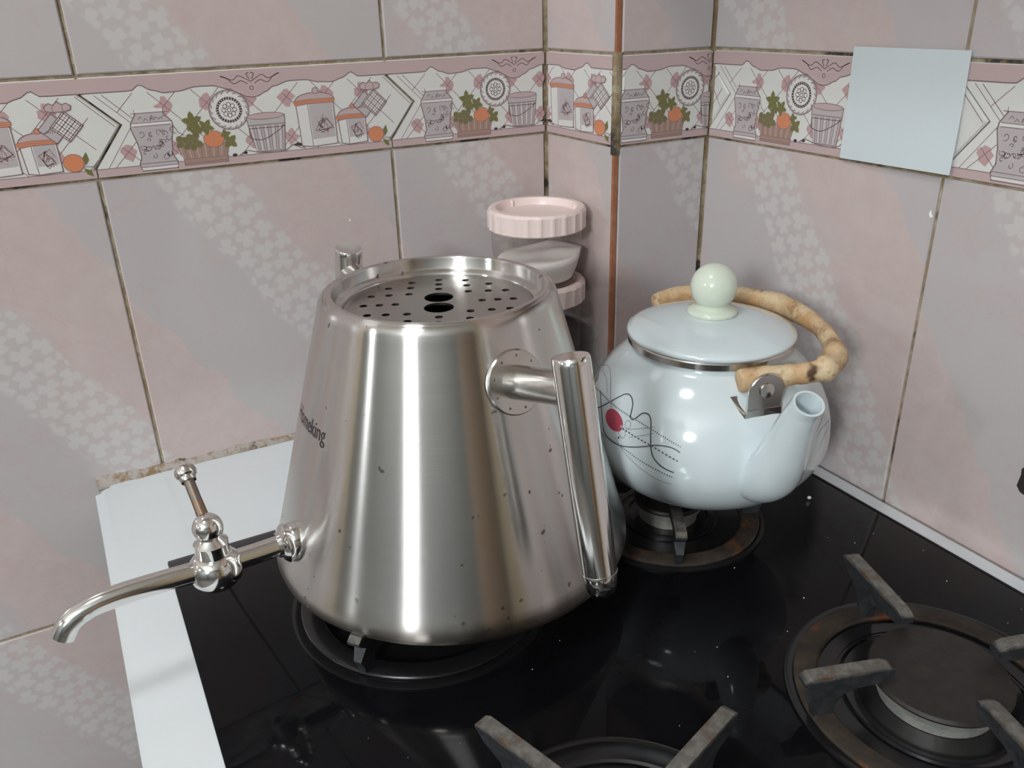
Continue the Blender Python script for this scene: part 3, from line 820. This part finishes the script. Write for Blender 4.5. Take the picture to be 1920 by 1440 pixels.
for R_, n_ in ((0.0485, 16), (0.0383, 12), (0.0281, 8)):
    for i in range(n_):
        a = PH + 2 * PI * i / n_
        holes.append((R_ * math.cos(a), R_ * math.sin(a), 0.0026))
perforated('perforated_plate', 0.0612, holes, 0.2112 - kz, 0.0016, 'plate', kettle)
lathe('inner_well', kp([(0.0606, 0.2085), (0.0600, 0.150), (0, 0.150)]), 'dark', kettle, 64)

def kpol(phi, rho, z): a = math.radians(phi); return Vector((rho * math.cos(a), rho * math.sin(a), z - kz))
def handle(phi):
    a = math.radians(phi); er = Vector((math.cos(a), math.sin(a), 0)); nrm = (er + Vector((0, 0, SL))).normalized()
    down = Vector((er.x * SL, er.y * SL, -1)).normalized()
    zf = 0.1850; base = er * rk(zf) + Vector((0, 0, zf - kz))
    h = empty('handle'); 
    bpy.data.objects.remove(h)
    # flange disc follows the surface
    rot = nrm.to_track_quat('Z', 'Y').to_matrix()
    fl = lathe('handle_flange', [(0, 0.0), (0.0195, -0.0012), (0.0196, 0.0006), (0.0188, 0.0016), (0.0120, 0.0020), (0.0, 0.0020)], 'steel', kettle, 48, base, 40, M=rot.to_4x4())
    for k in range(9):
        b_ = 2 * PI * k / 9; c = base + rot @ Vector((0.0158 * math.cos(b_), 0.0158 * math.sin(b_), 0.0016))
        lathe('rivet', [(0, 0.0007), (0.0007, 0.0005), (0.0010, 0.0)], 'rod', fl, 8, c, 40, M=rot.to_4x4())
    top = er * 0.1372 + Vector((0, 0, 0.2185 - kz)); bot = er * 0.1668 + Vector((0, 0, 0.0830 - kz))
    ax = (bot - top).normalized()
    # stub: from the flange to the bar
    tb = base + nrm * 0.001; te = top + ax * ((base + nrm * 0.056 - top).dot(ax))
    tube('handle_stub', [tb, tb.lerp(te, 0.5), te], [0.0104, 0.0098, 0.0096], 'steel', kettle, 28)
    bar = tube('handle_bar', [top, top + ax * 0.0006, top + ax * 0.004, top.lerp(bot, 0.5), bot - ax * 0.014, bot - ax * 0.008, bot - ax * 0.003, bot],
               [0.0098, 0.0103, 0.0106, 0.0104, 0.0101, 0.0096, 0.0080, 0.0045], 'chrome', kettle, 32, auto=50)
    tube('end_ring', [bot - ax * 0.0150, bot - ax * 0.0138], 0.01035, 'steel', bar, 32)
handle(-84); handle(96)

# tap
TPH = 184.5
a = math.radians(TPH); ter = Vector((math.cos(a), math.sin(a), 0)); tz = 0.0733
rot = ter.to_track_quat('Z', 'Y').to_matrix().to_4x4()
tap_root = ter * (rk(tz) - 0.001) + Vector((0, 0, tz - kz))
fl = lathe('tap_collar', [(0.0, -0.004), (0.0122, -0.004), (0.0126, 0.0015), (0.0118, 0.0030), (0.0128, 0.0045), (0.0128, 0.0065), (0.0108, 0.0085), (0.0085, 0.0095), (0.0080, 0.0115), (0, 0.0115)], 'chrome', kettle, 40, tap_root, M=rot)
pp = [(rk(tz), tz), (0.140, 0.0732), (0.167, 0.0742), (0.190, 0.0760), (0.208, 0.0772), (0.222, 0.0776), (0.234, 0.0768), (0.2435, 0.0742), (0.2505, 0.0698), (0.2550, 0.0632)]
path = smooth_path([kpol(TPH, r, z) for r, z in pp], 5)
tube('tap_pipe', path, [0.0066] * (len(path) - 12) + [0.0067] * 12, 'chrome', kettle, 28, hollow=0.82)
vx = kpol(TPH, 0.1665, 0.0738)
lathe('valve_body', [(0, -0.0170), (0.0030, -0.0168), (0.0036, -0.0145), (0.0048, -0.0140), (0.0105, -0.0120), (0.0150, -0.0070), (0.0160, -0.0010), (0.0148, 0.0052), (0.0118, 0.0092), (0.0098, 0.0105), (0, 0.0105)], 'chrome', kettle, 48, vx)
lathe('valve_nut', [(0, 0.010), (0.0100, 0.0104), (0.0100, 0.0165), (0.0104, 0.0185), (0.0074, 0.0212), (0.0062, 0.0230), (0, 0.0230)], 'chrome', kettle, 32, vx)
ball = vx + Vector((0, 0, 0.0288))
kn = lathe('lever_ball', [(0.0092 * math.sin(PI * i / 16), -0.0092 * math.cos(PI * i / 16)) for i in range(17)], 'chrome', kettle, 40, ball)
lend = Vector((-0.4159, -0.2590, 0.1266 - kz)) - Vector((KX, KY, 0))
ld = (lend - ball).normalized()
tube('lever_rod', [ball + ld * 0.007, ball + ld * 0.02, lend - ld * 0.002], [0.0036, 0.0033, 0.0033], 'rod', kettle, 20)
lathe('lever_tip', [(0, -0.006), (0.0046, -0.006), (0.0050, -0.0045), (0.0050, -0.003), (0.0062, -0.002), (0.0068, 0.0005), (0.0062, 0.003), (0.0045, 0.0042), (0, 0.0046)], 'steel', kettle, 32, lend, M=ld.to_track_quat('Z', 'Y').to_matrix().to_4x4())

# printed maker's name on the side
cu = bpy.data.curves.new('logo_text', 'FONT'); cu.body = 'Homeking'; cu.size = 0.0142; cu.resolution_u = 3
to = bpy.data.objects.new('logo_text', cu); C.objects.link(to)
bpy.context.view_layer.update()
me = bpy.data.meshes.new_from_object(to.evaluated_get(bpy.context.evaluated_depsgraph_get()))
bpy.data.objects.remove(to)
bm = bmesh.new(); bm.from_mesh(me)
bmesh.ops.triangulate(bm, faces=bm.faces)
xm = max(v.co.x for v in bm.verts)
for v in bm.verts:
    z = 0.1462 + v.co.y; rho = rk(z) + 0.00025
    ang = math.radians(-163.5) + (v.co.x - xm) * 0.80 / rk(0.148); v.co = Vector((rho * math.cos(ang), rho * math.sin(ang), z - kz))
me2 = bpy.data.meshes.new('printed_name'); bm.to_mesh(me2); bm.free(); me2.materials.append(MT['logo'])
po = bpy.data.objects.new('printed_name', me2); C.objects.link(po); po.parent = kettle; po['label'] = 'dark printed word Homeking'

# ---------------------------------------------------------------- white enamel teapot
TX, TY = -0.0401, -0.3056
teapot = tag(empty('teapot', (TX, TY, GT)), 'round white enamel teapot with a folded cane handle and line drawing', 'teapot')
BR_, ZE, RL, ZL, BF = 0.0938, 0.0842, 0.0625, 0.1611, 0.55
zb = GT; zt = ZL - 0.0130
hl = (ZE - zb) / math.sqrt(1 - BF ** 2); rn = RL * 0.935; hu = (zt - ZE) / math.sqrt(1 - (rn / BR_) ** 2)
def rp(z):
    return BR_ * math.sqrt(max(0, 1 - ((ZE - z) / hl) ** 2)) if z < ZE else BR_ * math.sqrt(max(0, 1 - ((z - ZE) / hu) ** 2))
prof = [(0, zb + 0.001), (BR_ * BF * .93, zb + 0.001), (BR_ * BF * 0.98, zb)]
for i in range(1, 22): z = zb + (ZE - zb) * i / 21; prof.append((rp(z), z))
for i in range(1, 22): z = ZE + (zt - ZE) * i / 21; prof.append((rp(z), z))
prof += [(rn - 0.0004, zt + 0.003), (rn, zt + 0.006), (rn - 0.003, zt + 0.007), (rn - 0.004, zt - 0.01)]
def tz_(p): return [(r, z - GT) for r, z in p]
lathe('body', tz_(prof), 'pot', teapot, 128, auto=50)
lathe('metal_rim', tz_([(rn - 0.002, zt + 0.0030), (rn + 0.0012, zt + 0.0030), (rn + 0.0028, zt + 0.0040), (rn + 0.0032, zt + 0.0085), (rn + 0.0020, zt + 0.0100), (rn - 0.002, zt + 0.0100)]), 'steel', teapot, 128, close=True)
lid = lathe('lid', tz_([(0, zt + 0.0095), (RL - 0.004, zt + 0.0095), (RL - 0.0008, zt + 0.0103), (RL, ZL - 0.0010), (RL - 0.0010, ZL + 0.0008), (RL - 0.006, ZL + 0.0030), (0.045, ZL + 0.0068), (0.033, ZL + 0.0100), (0.020, ZL + 0.0120), (0, ZL + 0.0130)]), 'pot', teapot, 128, auto=60)
lathe('lid_knob', tz_([(0, 0.1728), (0.0178, 0.1728), (0.0188, 0.1742), (0.0182, 0.1765), (0.0150, 0.1778), (0.0132, 0.1786)] +
      [(0.0170 * math.sin(t), 0.1938 - 0.0170 * math.cos(t)) for t in [0.70 + (PI - 0.70) * i / 18 for i in range(19)]]), 'knob', lid, 64, auto=60)
# spout
SPH = math.radians(-103); ser = Vector((math.cos(SPH), math.sin(SPH), 0)); sside = Vector((-ser.y, ser.x, 0))
def sd(rho, z): return ser * rho + Vector((0, 0, z - GT))
spts = [(0.062, 0.080), (0.076, 0.0795), (0.088, 0.083), (0.0985, 0.092), (0.1060, 0.106), (0.1120, 0.122), (0.1180, 0.138), (0.1235, 0.150), (0.1275, 0.1565)]
srad = [0.0215, 0.0215, 0.0210, 0.0195, 0.0175, 0.0150, 0.0125, 0.0108, 0.0104]
sp_ = smooth_path([sd(*q) for q in spts], 6)
rad = []
for i in range(len(sp_)):
    k = i / 6; j = min(int(k), len(srad) - 2); rad.append(srad[j] + (srad[j + 1] - srad[j]) * (k - j))
tube('spout', sp_, rad, 'pot', teapot, 40, hollow=0.84, up=ser, flat_=(0.92, 1.0))
# lugs, pins
def lug(sign):
    er = ser * sign; r0 = 0.0762; z0 = 0.1280
    bm = bmesh.new(); w = 0.0128; th = 0.0022; pts = [(-w, 0.0), (w, 0.0)] + [(w * math.cos(t), 0.0170 + w * 0.95 * math.sin(t)) for t in [PI * i / 14 for i in range(15)]]
    tilt = Vector((er.x * 0.05, er.y * 0.05, 1)).normalized(); sd_ = Vector((-er.y, er.x, 0)); nn = sd_.cross(tilt).normalized()
    o0 = er * (r0 + 0.003) + Vector((0, 0, z0 - GT))
    fr = [bm.verts.new(o0 + sd_ * x + tilt * y + nn * th / 2) for x, y in pts]; bk = [bm.verts.new(o0 + sd_ * x + tilt * y - nn * th / 2) for x, y in pts]
    f1 = bm.faces.new(fr); f2 = bm.faces.new(bk[::-1]); n = len(pts)
    for i in range(n): bm.faces.new((fr[i], bk[i], bk[(i + 1) % n], fr[(i + 1) % n]))
    bmesh.ops.bevel(bm, geom=list(f1.edges) + list(f2.edges), offset=0.0005, segments=1, affect='EDGES')
    l = from_bm('handle_lug', bm, 'steel', teapot, 40)
    # bent foot welded to the shoulder
    bm = bmesh.new(); vs = []
    rows_ = [(0.0036, 0.0030), (0.0040, -0.0022), (0.0005, 0.0018), (-0.0070, 0.0098)]
    for (dr, dz), wf in zip(rows_, (1.0, 1.1, 1.3, 1.55)):
        vs.append([bm.verts.new(er * (r0 + dr) + sd_ * x + Vector((0, 0, z0 - GT + dz))) for x in (-w * wf, 0, w * wf)])
    for i in range(len(rows_) - 1):
        for k in range(2): bm.faces.new((vs[i][k], vs[i][k + 1], vs[i + 1][k + 1], vs[i + 1][k]))
    foot = from_bm('lug_foot', bm, 'steel', l, None)
    md = foot.modifiers.new('thick', 'SOLIDIFY'); md.thickness = 0.0012
    pc = o0 + tilt * 0.0172
    lathe('pin', [(0, -0.008), (0.0030, -0.008), (0.0030, 0.0012), (0.0054, 0.0013), (0.0052, 0.0024), (0.003, 0.0031), (0, 0.0033)], 'steel', l, 28, pc, M=(er).to_track_quat('Z', 'Y').to_matrix().to_4x4())
lug(1); lug(-1)
# cane handle folded to the right
HPH = math.radians(-104); h1 = Vector((math.cos(HPH), math.sin(HPH), 0)); h2 = Vector((-h1.y, h1.x, 0))
hp = [(0.0660, -0.012, 0.1470), (0.0680, 0.000, 0.1480), (0.0715, 0.018, 0.1495), (0.0765, 0.035, 0.1515), (0.0775, 0.0490, 0.1540), (0.0675, 0.0610, 0.1565), (0.0470, 0.0705, 0.1590), (0.0200, 0.0775, 0.1605),
      (-0.010, 0.0785, 0.1610), (-0.038, 0.0720, 0.1610), (-0.062, 0.0570, 0.1610), (-0.077, 0.036, 0.1600), (-0.0830, 0.016, 0.1585), (-0.0820, 0.000, 0.1570), (-0.080, -0.010, 0.1560)]
hpath = smooth_path([h1 * s + h2 * t + Vector((0, 0, z - GT)) for s, t, z in hp], 6)
rr2 = random.Random(11); hr = []
for i in range(len(hpath)):
    k = i / (len(hpath) - 1); r = 0.0080 + 0.0007 * math.sin(k * 23) + rr2.uniform(-0.00035, 0.00035)
    for c_, a_ in ((0.27, 0.0022), (0.36, 0.0018), (0.62, 0.0012)): r += a_ * math.exp(-((k - c_) / 0.022) ** 2)
    hr.append(r * (0.85 if i in (0, len(hpath) - 1) else 1))
tube('cane_handle', hpath, hr, 'cane', teapot, 20, auto=60, flat_=(1.0, 0.85))

# line drawing on the belly, given as (bearing, height) on the pot
def on_pot(phi, z, h): a = math.radians(phi); r = rp(z) + h; return Vector((r * math.cos(a), r * math.sin(a), z - GT))
def ribbon(name, pts, w, mat, h=0.00025, dash=None, sm=True):
    q = [(p.x, p.y) for p in smooth_path([(a_ / 600.0, b_, 0) for a_, b_ in pts], 8)] if sm else [(a_ / 600.0, b_) for a_, b_ in pts]
    P = [on_pot(x * 600.0, z, h) for x, z in q]
    # resample
    D = [0.0]
    for i in range(1, len(P)): D.append(D[-1] + (P[i] - P[i - 1]).length)
    def at(d):
        for i in range(1, len(P)):
            if d <= D[i]: t = (d - D[i - 1]) / max(1e-9, D[i] - D[i - 1]); return q[i - 1][0] + (q[i][0] - q[i - 1][0]) * t, q[i - 1][1] + (q[i][1] - q[i - 1][1]) * t
        return q[-1]
    segs = []
    if dash:
        d = 0.0
        while d < D[-1]: segs.append((d, min(D[-1], d + dash[0]))); d += dash[0] + dash[1]
    else: segs = [(0, D[-1])]
    V, F = [], []
    for s0, s1 in segs:
        n = max(1, int((s1 - s0) / 0.0012)); b = len(V)
        for i in range(n + 1):
            d = s0 + (s1 - s0) * i / n; x, z = at(d); p = on_pot(x * 600.0, z, h)
            x2, z2 = at(min(D[-1], d + 0.0006)); x1, z1 = at(max(0, d - 0.0006)); t = on_pot(x2 * 600.0, z2, h) - on_pot(x1 * 600.0, z1, h)
            nn = Vector((p.x, p.y, (p.z + GT - ZE) * 1.6)).normalized(); sd2 = t.cross(nn).normalized() * w / 2
            V += [p - sd2, p + sd2]
        for i in range(n): F.append((b + 2 * i, b + 2 * i + 1, b + 2 * i + 3, b + 2 * i + 2))
    mesh_obj(name, V, F, mat, teapot, True)
wave = [(-195.4, 0.1075), (-191.5, 0.1098), (-185.3, 0.1175), (-179.8, 0.1248), (-176.3, 0.128), (-172.7, 0.1277), (-169.8, 0.1242), (-168.6, 0.1188), (-168.4, 0.1163), (-166.8, 0.1151), (-165.2, 0.1166), (-163.0, 0.1205), (-160.9, 0.1219), (-158.5, 0.1211), (-156.7, 0.1171), (-155.3, 0.1088), (-154.1, 0.1008), (-152.5, 0.095), (-149.2, 0.0905), (-146.1, 0.0884), (-142.9, 0.0872)]
curve = [(-197.2, 0.1191), (-188.9, 0.1107), (-185.4, 0.1044), (-181.6, 0.0974), (-175.9, 0.0943), (-169.4, 0.0947), (-162.7, 0.0976), (-156.3, 0.1014), (-152.3, 0.1038), (-147.2, 0.1048), (-143.7, 0.1042), (-141.1, 0.1024)]
ribbon('printed_curve', wave, 0.0009, 'ink')
ribbon('printed_curve', curve, 0.0008, 'ink')
ribbon('printed_curve', [(-222.4, 0.1233), (-213.0, 0.1306), (-202.9, 0.1322), (-193.8, 0.1287), (-185.1, 0.1197), (-181.6, 0.1151)], 0.0006, 'ink_soft')
ribbon('printed_curve', [(-215.2, 0.1259), (-204.5, 0.1278), (-195.9, 0.1259), (-190.2, 0.1216)], 0.0006, 'ink_soft')
ribbon('printed_curve', [(-173.6, 0.0985), (-168.5, 0.0923), (-160.1, 0.085), (-151.9, 0.0794), (-147.4, 0.0777), (-143.9, 0.0774)], 0.0006, 'ink_soft')
ribbon('printed_line', [(-168.7, 0.1072), (-154.5, 0.1154)], 0.0005, 'ink_soft', sm=False)
ribbon('printed_line', [(-166.0, 0.103), (-154.3, 0.1111)], 0.0005, 'ink_soft', sm=False)
ribbon('dotted_line', [(-204.3, 0.1167), (-192.5, 0.1186), (-168.6, 0.1165), (-154.6, 0.1129), (-140.9, 0.1062)], 0.0010, 'ink', dash=(0.0007, 0.0010))
ribbon('dashed_line', [(-170.5, 0.107), (-154.3, 0.1027), (-141.7, 0.0961)], 0.0009, 'ink', dash=(0.0017, 0.0012))
ribbon('dotted_line', [(-187.1, 0.0952), (-170.1, 0.0943), (-157.5, 0.0891), (-143.5, 0.0833)], 0.0010, 'ink', dash=(0.0008, 0.0010))
for i in range(5):
    ribbon('printed_plume', [(-212 + i * 1.2, 0.1130), (-214.5 + i * 1.5, 0.1185), (-216.5 + i * 2.2, 0.1245 - 0.0006 * i)], 0.0008, 'ink_gold')
for (a_, b_, c_) in ((-168.3, 0.1109, 0.0026), (-170.1, 0.1035, 0.0030)):
    ribbon('dotted_ring', [(a_ + math.degrees(c_ / rp(b_)) * math.cos(2 * PI * i / 12), b_ + c_ * math.sin(2 * PI * i / 12)) for i in range(13)], 0.0006, 'ink', dash=(0.0006, 0.0007))
for q in ([(-59.0, 0.1216), (-56.6, 0.1143)], [(-73.4, 0.101), (-66.4, 0.1042), (-53.5, 0.1016)], [(-72.3, 0.0896), (-65.0, 0.0973), (-55.2, 0.0981)], [(-72.7, 0.105), (-64.0, 0.1101), (-56.6, 0.1143)]):
    ribbon('printed_sprig', q, 0.0005, 'ink_soft')
def spot(name, phi, z, rx, rz, mat, tilt=0.0):
    V, F = [on_pot(phi, z, 0.0004)], []
    n = 28
    for i in range(n):
        t = 2 * PI * i / n; du, dz = rx * math.cos(t), rz * math.sin(t); du += dz * tilt
        V.append(on_pot(phi + math.degrees(du / rp(z)), z + dz, 0.0003))
    for i in range(n): F.append((0, 1 + i, 1 + (i + 1) % n))
    return mesh_obj(name, V, F, mat, teapot, True)
spot('printed_cherry', -177.4, 0.1091, 0.0102, 0.0066, 'red', -0.35)['label'] = 'red glazed dot'
spot('printed_dot', -171.5, 0.1079, 0.0012, 0.0011, 'ink_soft'); spot('printed_dot', -171.7, 0.0994, 0.0008, 0.0008, 'ink')

# ---------------------------------------------------------------- stacked plastic jars in the corner
JX, JY = -0.0505, -0.0655
def jar(z0, z1, label, name='storage_jar'):
    j = tag(empty(name, (JX, JY, z0)), label, 'jar', 'stacked plastic jars')
    H = z1 - z0; lh = 0.0205; lz = H - lh; R = 0.0440
    ip = 0.0014
    outp = [(0, 0), (0.031, 0), (0.035, 0.0015), (0.0395, 0.012), (0.0430, min(0.026, lz * .5)), (R, min(0.034, lz * .7)), (R, lz + 0.004), (0.0405, lz + 0.006), (0.0405, H - 0.006)]
    inn = [(r - ip, max(z, 0.002) if r else 0.002) for r, z in reversed(outp)]
    inn[-1] = (0, 0.002)
    lathe('jar_body', outp, 'clear', j, 72, auto=45)
    # ribbed screw lid with a recessed top
    n = 144; prof_ = [(0.0452, lz), (0.0462, lz + 0.0012), (0.0463, H - 0.0030), (0.0450, H - 0.0006), (0.0428, H), (0.0392, H - 0.0004), (0.0378, H - 0.0030), (0.0368, H - 0.0072), (0, H - 0.0072)]
    V, F = [], []
    for k, (r, z) in enumerate(prof_[:-1]):
        for i in range(n):
            a_ = 2 * PI * i / n; rr_ = r + (0.0010 if (k in (1, 2) and (i % 6) in (1, 2)) else 0); V.append((rr_ * math.cos(a_), rr_ * math.sin(a_), z))
    V.append((0, 0, H - 0.0072)); m_ = len(prof_) - 1
    for k in range(m_ - 1):
        for i in range(n): q = (i + 1) % n; F.append((k * n + i, k * n + q, (k + 1) * n + q, (k + 1) * n + i))
    for i in range(n): F.append(((m_ - 1) * n + i, (m_ - 1) * n + (i + 1) % n, m_ * n))
    lidj = mesh_obj('screw_lid', V, F, 'lid_pink', j, True, auto=28)
    for k in range(3):
        a_ = math.radians(100 + 120 * k); c = Vector((0.0372 * math.cos(a_), 0.0372 * math.sin(a_), 0))
        bm = bmesh.new(); box_bm(bm, (-0.0014, -0.0008, H - 0.0071), (0.0014, 0.0008, H - 0.0012), 0.0003)
        o = from_bm('lid_tab', bm, 'lid_pink', lidj, 40); o.location = c; o.rotation_euler = (0, 0, a_)
    return j
jar(0.1398, 0.2108, 'clear jar with a pale pink ribbed lid, upper one, holding white salt')
jar(0.0002, 0.1392, 'tall clear jar with pale pink lid underneath the upper jar')
# salt heaped to one side of the upper jar
V, F = [], []
nr, na = 10, 48
def heap(x, y): return 0.0235 + 0.13 * x - 0.05 * y + 0.0014 * math.sin(x * 120 + 0.6) * math.cos(y * 110) + 0.0030 * math.exp(-((x - 0.018) ** 2 + (y + 0.012) ** 2) / 0.00012)
JP = [(0.0, 0.031), (0.0015, 0.035), (0.012, 0.0395), (0.026, 0.043), (0.034, 0.044)]
def jr(z):
    for (a_, b_), (c_, d_) in zip(JP, JP[1:]):
        if z <= c_: return b_ + (d_ - b_) * (z - a_) / (c_ - a_) - 0.0012
    return 0.0428
for k in range(nr + 1):
    for i in range(na):
        a_ = 2 * PI * i / na; r = 0.04
        for _ in range(4): r = jr(heap(r * math.cos(a_), r * math.sin(a_)))
        r *= k / nr; V.append((r * math.cos(a_), r * math.sin(a_), heap(r * math.cos(a_), r * math.sin(a_))))
for k in range(nr):
    for i in range(na): q = (i + 1) % na; F.append((k * na + i, k * na + q, (k + 1) * na + q, (k + 1) * na + i))
last = nr * na
for f_ in (0.7, 0.4, 0.15, 0.06):
    b0 = len(V)
    for i in range(na):
        x, y, z = V[nr * na + i]; zz = 0.0012 + (z - 0.0012) * f_; a_ = 2 * PI * i / na; r = jr(zz); V.append((r * math.cos(a_), r * math.sin(a_), zz))
    for i in range(na): q = (i + 1) % na; F.append((last + i, last + q, b0 + q, b0 + i))
    last = b0
F.append(tuple(reversed(range(b0, b0 + na))))
so = mesh_obj('salt', V, F, 'salt', None, True); so.location = (JX, JY, 0.1398)
tag(so, 'white salt heaped at the bottom of the upper jar', 'salt', kind='stuff')
do = lathe('tea_leaves', [(0, 0.0025), (0.0320, 0.0025), (0.0372, 0.012), (0.0408, 0.026), (0.0418, 0.034), (0.0418, 0.088), (0.02, 0.092), (0, 0.090)], 'dark_fill', None, 48, (0, 0, 0)); do.location = (JX, JY, 0.0002)
tag(do, 'dark tea filling the lower jar', 'tea', kind='stuff')

# ---------------------------------------------------------------- paper square stuck over the border
pc = [(-0.2795, 0.3500), (-0.3760, 0.3500), (-0.3790, 0.2690), (-0.2810, 0.2680)]
V, F = [], []; n1 = 14
for j in range(n1 + 1):
    for i in range(n1 + 1):
        s, t = i / n1, j / n1
        y = (pc[0][0] * (1 - s) + pc[1][0] * s) * (1 - t) + (pc[3][0] * (1 - s) + pc[2][0] * s) * t
        z = (pc[0][1] * (1 - s) + pc[1][1] * s) * (1 - t) + (pc[3][1] * (1 - s) + pc[2][1] * s) * t
        lift = 0.0024 + 0.0035 * t * t * (0.4 + 0.6 * s) + 0.0012 * math.sin(s * PI) * (1 - t)
        V.append((XD - lift, y, z))
w_ = n1 + 1
for j in range(n1):
    for i in range(n1): F.append((j * w_ + i, (j + 1) * w_ + i, (j + 1) * w_ + i + 1, j * w_ + i + 1))
pa = mesh_obj('paper_note', V, F, 'paper', None, False)
md = pa.modifiers.new('thick', 'SOLIDIFY'); md.thickness = 0.0003
tag(pa, 'blank pale square of paper stuck on the right wall border', 'paper')

# ---------------------------------------------------------------- crumbs on the glass
bm = bmesh.new(); rc = random.Random(21)
def crumb(x, y, s):
    m = Matrix.Translation((x, y, GZ + s * 0.45)) @ Matrix.Rotation(rc.uniform(0, 3), 4, 'Z') @ Matrix.Diagonal((s * rc.uniform(.6, 1.2), s * rc.uniform(.6, 1.1), s * rc.uniform(.5, .8), 1))
    bmesh.ops.create_icosphere(bm, subdivisions=1, radius=0.6, matrix=m)
for (x, y) in [(rc.uniform(-0.42, 0.07), rc.uniform(-0.60, -0.38)) for _ in range(46)]:
    crumb(x, y, rc.choice((0.0004, 0.0006, 0.0006, 0.0008)))
crumb(0.0500, -0.3420, 0.0034)
cr_ = from_bm('crumbs', bm, 'salt', None, None)
tag(cr_, 'scattered pale crumbs on the black glass hob', 'crumbs', kind='stuff')

# ---------------------------------------------------------------- lamps, an added light blocker and an added door, behind and above the camera
blk = tag(empty('light_blocker', (XD - 0.06, -0.53, 0.455)), 'unseen brown cabinet hung above the right side of the stove', 'blocker')  # unseen box, added and sized to throw shade on the pillar top
def cp_(o): o.parent = blk; o.matrix_parent_inverse = Matrix.Translation(blk.location).inverted(); return o
CZ0 = 0.455
cp_(box('blocker_box', (XD - 0.09, -0.95, CZ0), (XD - 0.003, -PD - 0.004, CZ0 + 0.6), 'wood', bevel=0.002))
for k in range(2): 
    d = cp_(box('added_door', (XD - 0.11, -0.95 + k * 0.413, CZ0 + 0.003), (XD - 0.091, -0.95 + (k + 1) * 0.413 - 0.004, CZ0 + 0.597), 'wood', bevel=0.002))

def globe_lamp(pos, r, mat, label):
    g = tag(empty('pendant_lamp', pos), label, 'lamp')
    lathe('globe', [(r * math.sin(PI * i / 24), -r * math.cos(PI * i / 24)) for i in range(25)], mat, g, 48)
    tube('cord', [(0, 0, r + 0.001), (0, 0, ZC - pos.z)], 0.004, 'black_ring', g, 10)
globe_lamp(GLOBE_POS, GLOBE_R, 'globe', 'large white globe lamp hanging from the ceiling')
globe_lamp(SMALL_POS, SMALL_R, 'globe2', 'small white globe lamp hanging near the back wall')
struct(box('added_door_1', (-0.75, RY0, ZF), (0.0, RY0 + 0.04, 1.15), 'added_doorwood', bevel=0.004))  # unseen, added so the kettle's chrome reflects tan stripes
def ceiling_lamp():
    g = tag(empty('ceiling_lamp', CEIL_POS), 'round ceiling lamp above the stove', 'lamp')
    lathe('diffuser', [(0, -0.045), (CEIL_R * .6, -0.038), (CEIL_R * .9, -0.018), (CEIL_R, 0), (0, 0)], 'ceil_lamp', g, 40)
    lathe('base', [(0, 0.001), (CEIL_R * 1.08, 0.001), (CEIL_R * 1.08, 0.02), (CEIL_R * .4, ZC - CEIL_POS.z), (0, ZC - CEIL_POS.z)], 'ceil', g, 40)
ceiling_lamp()
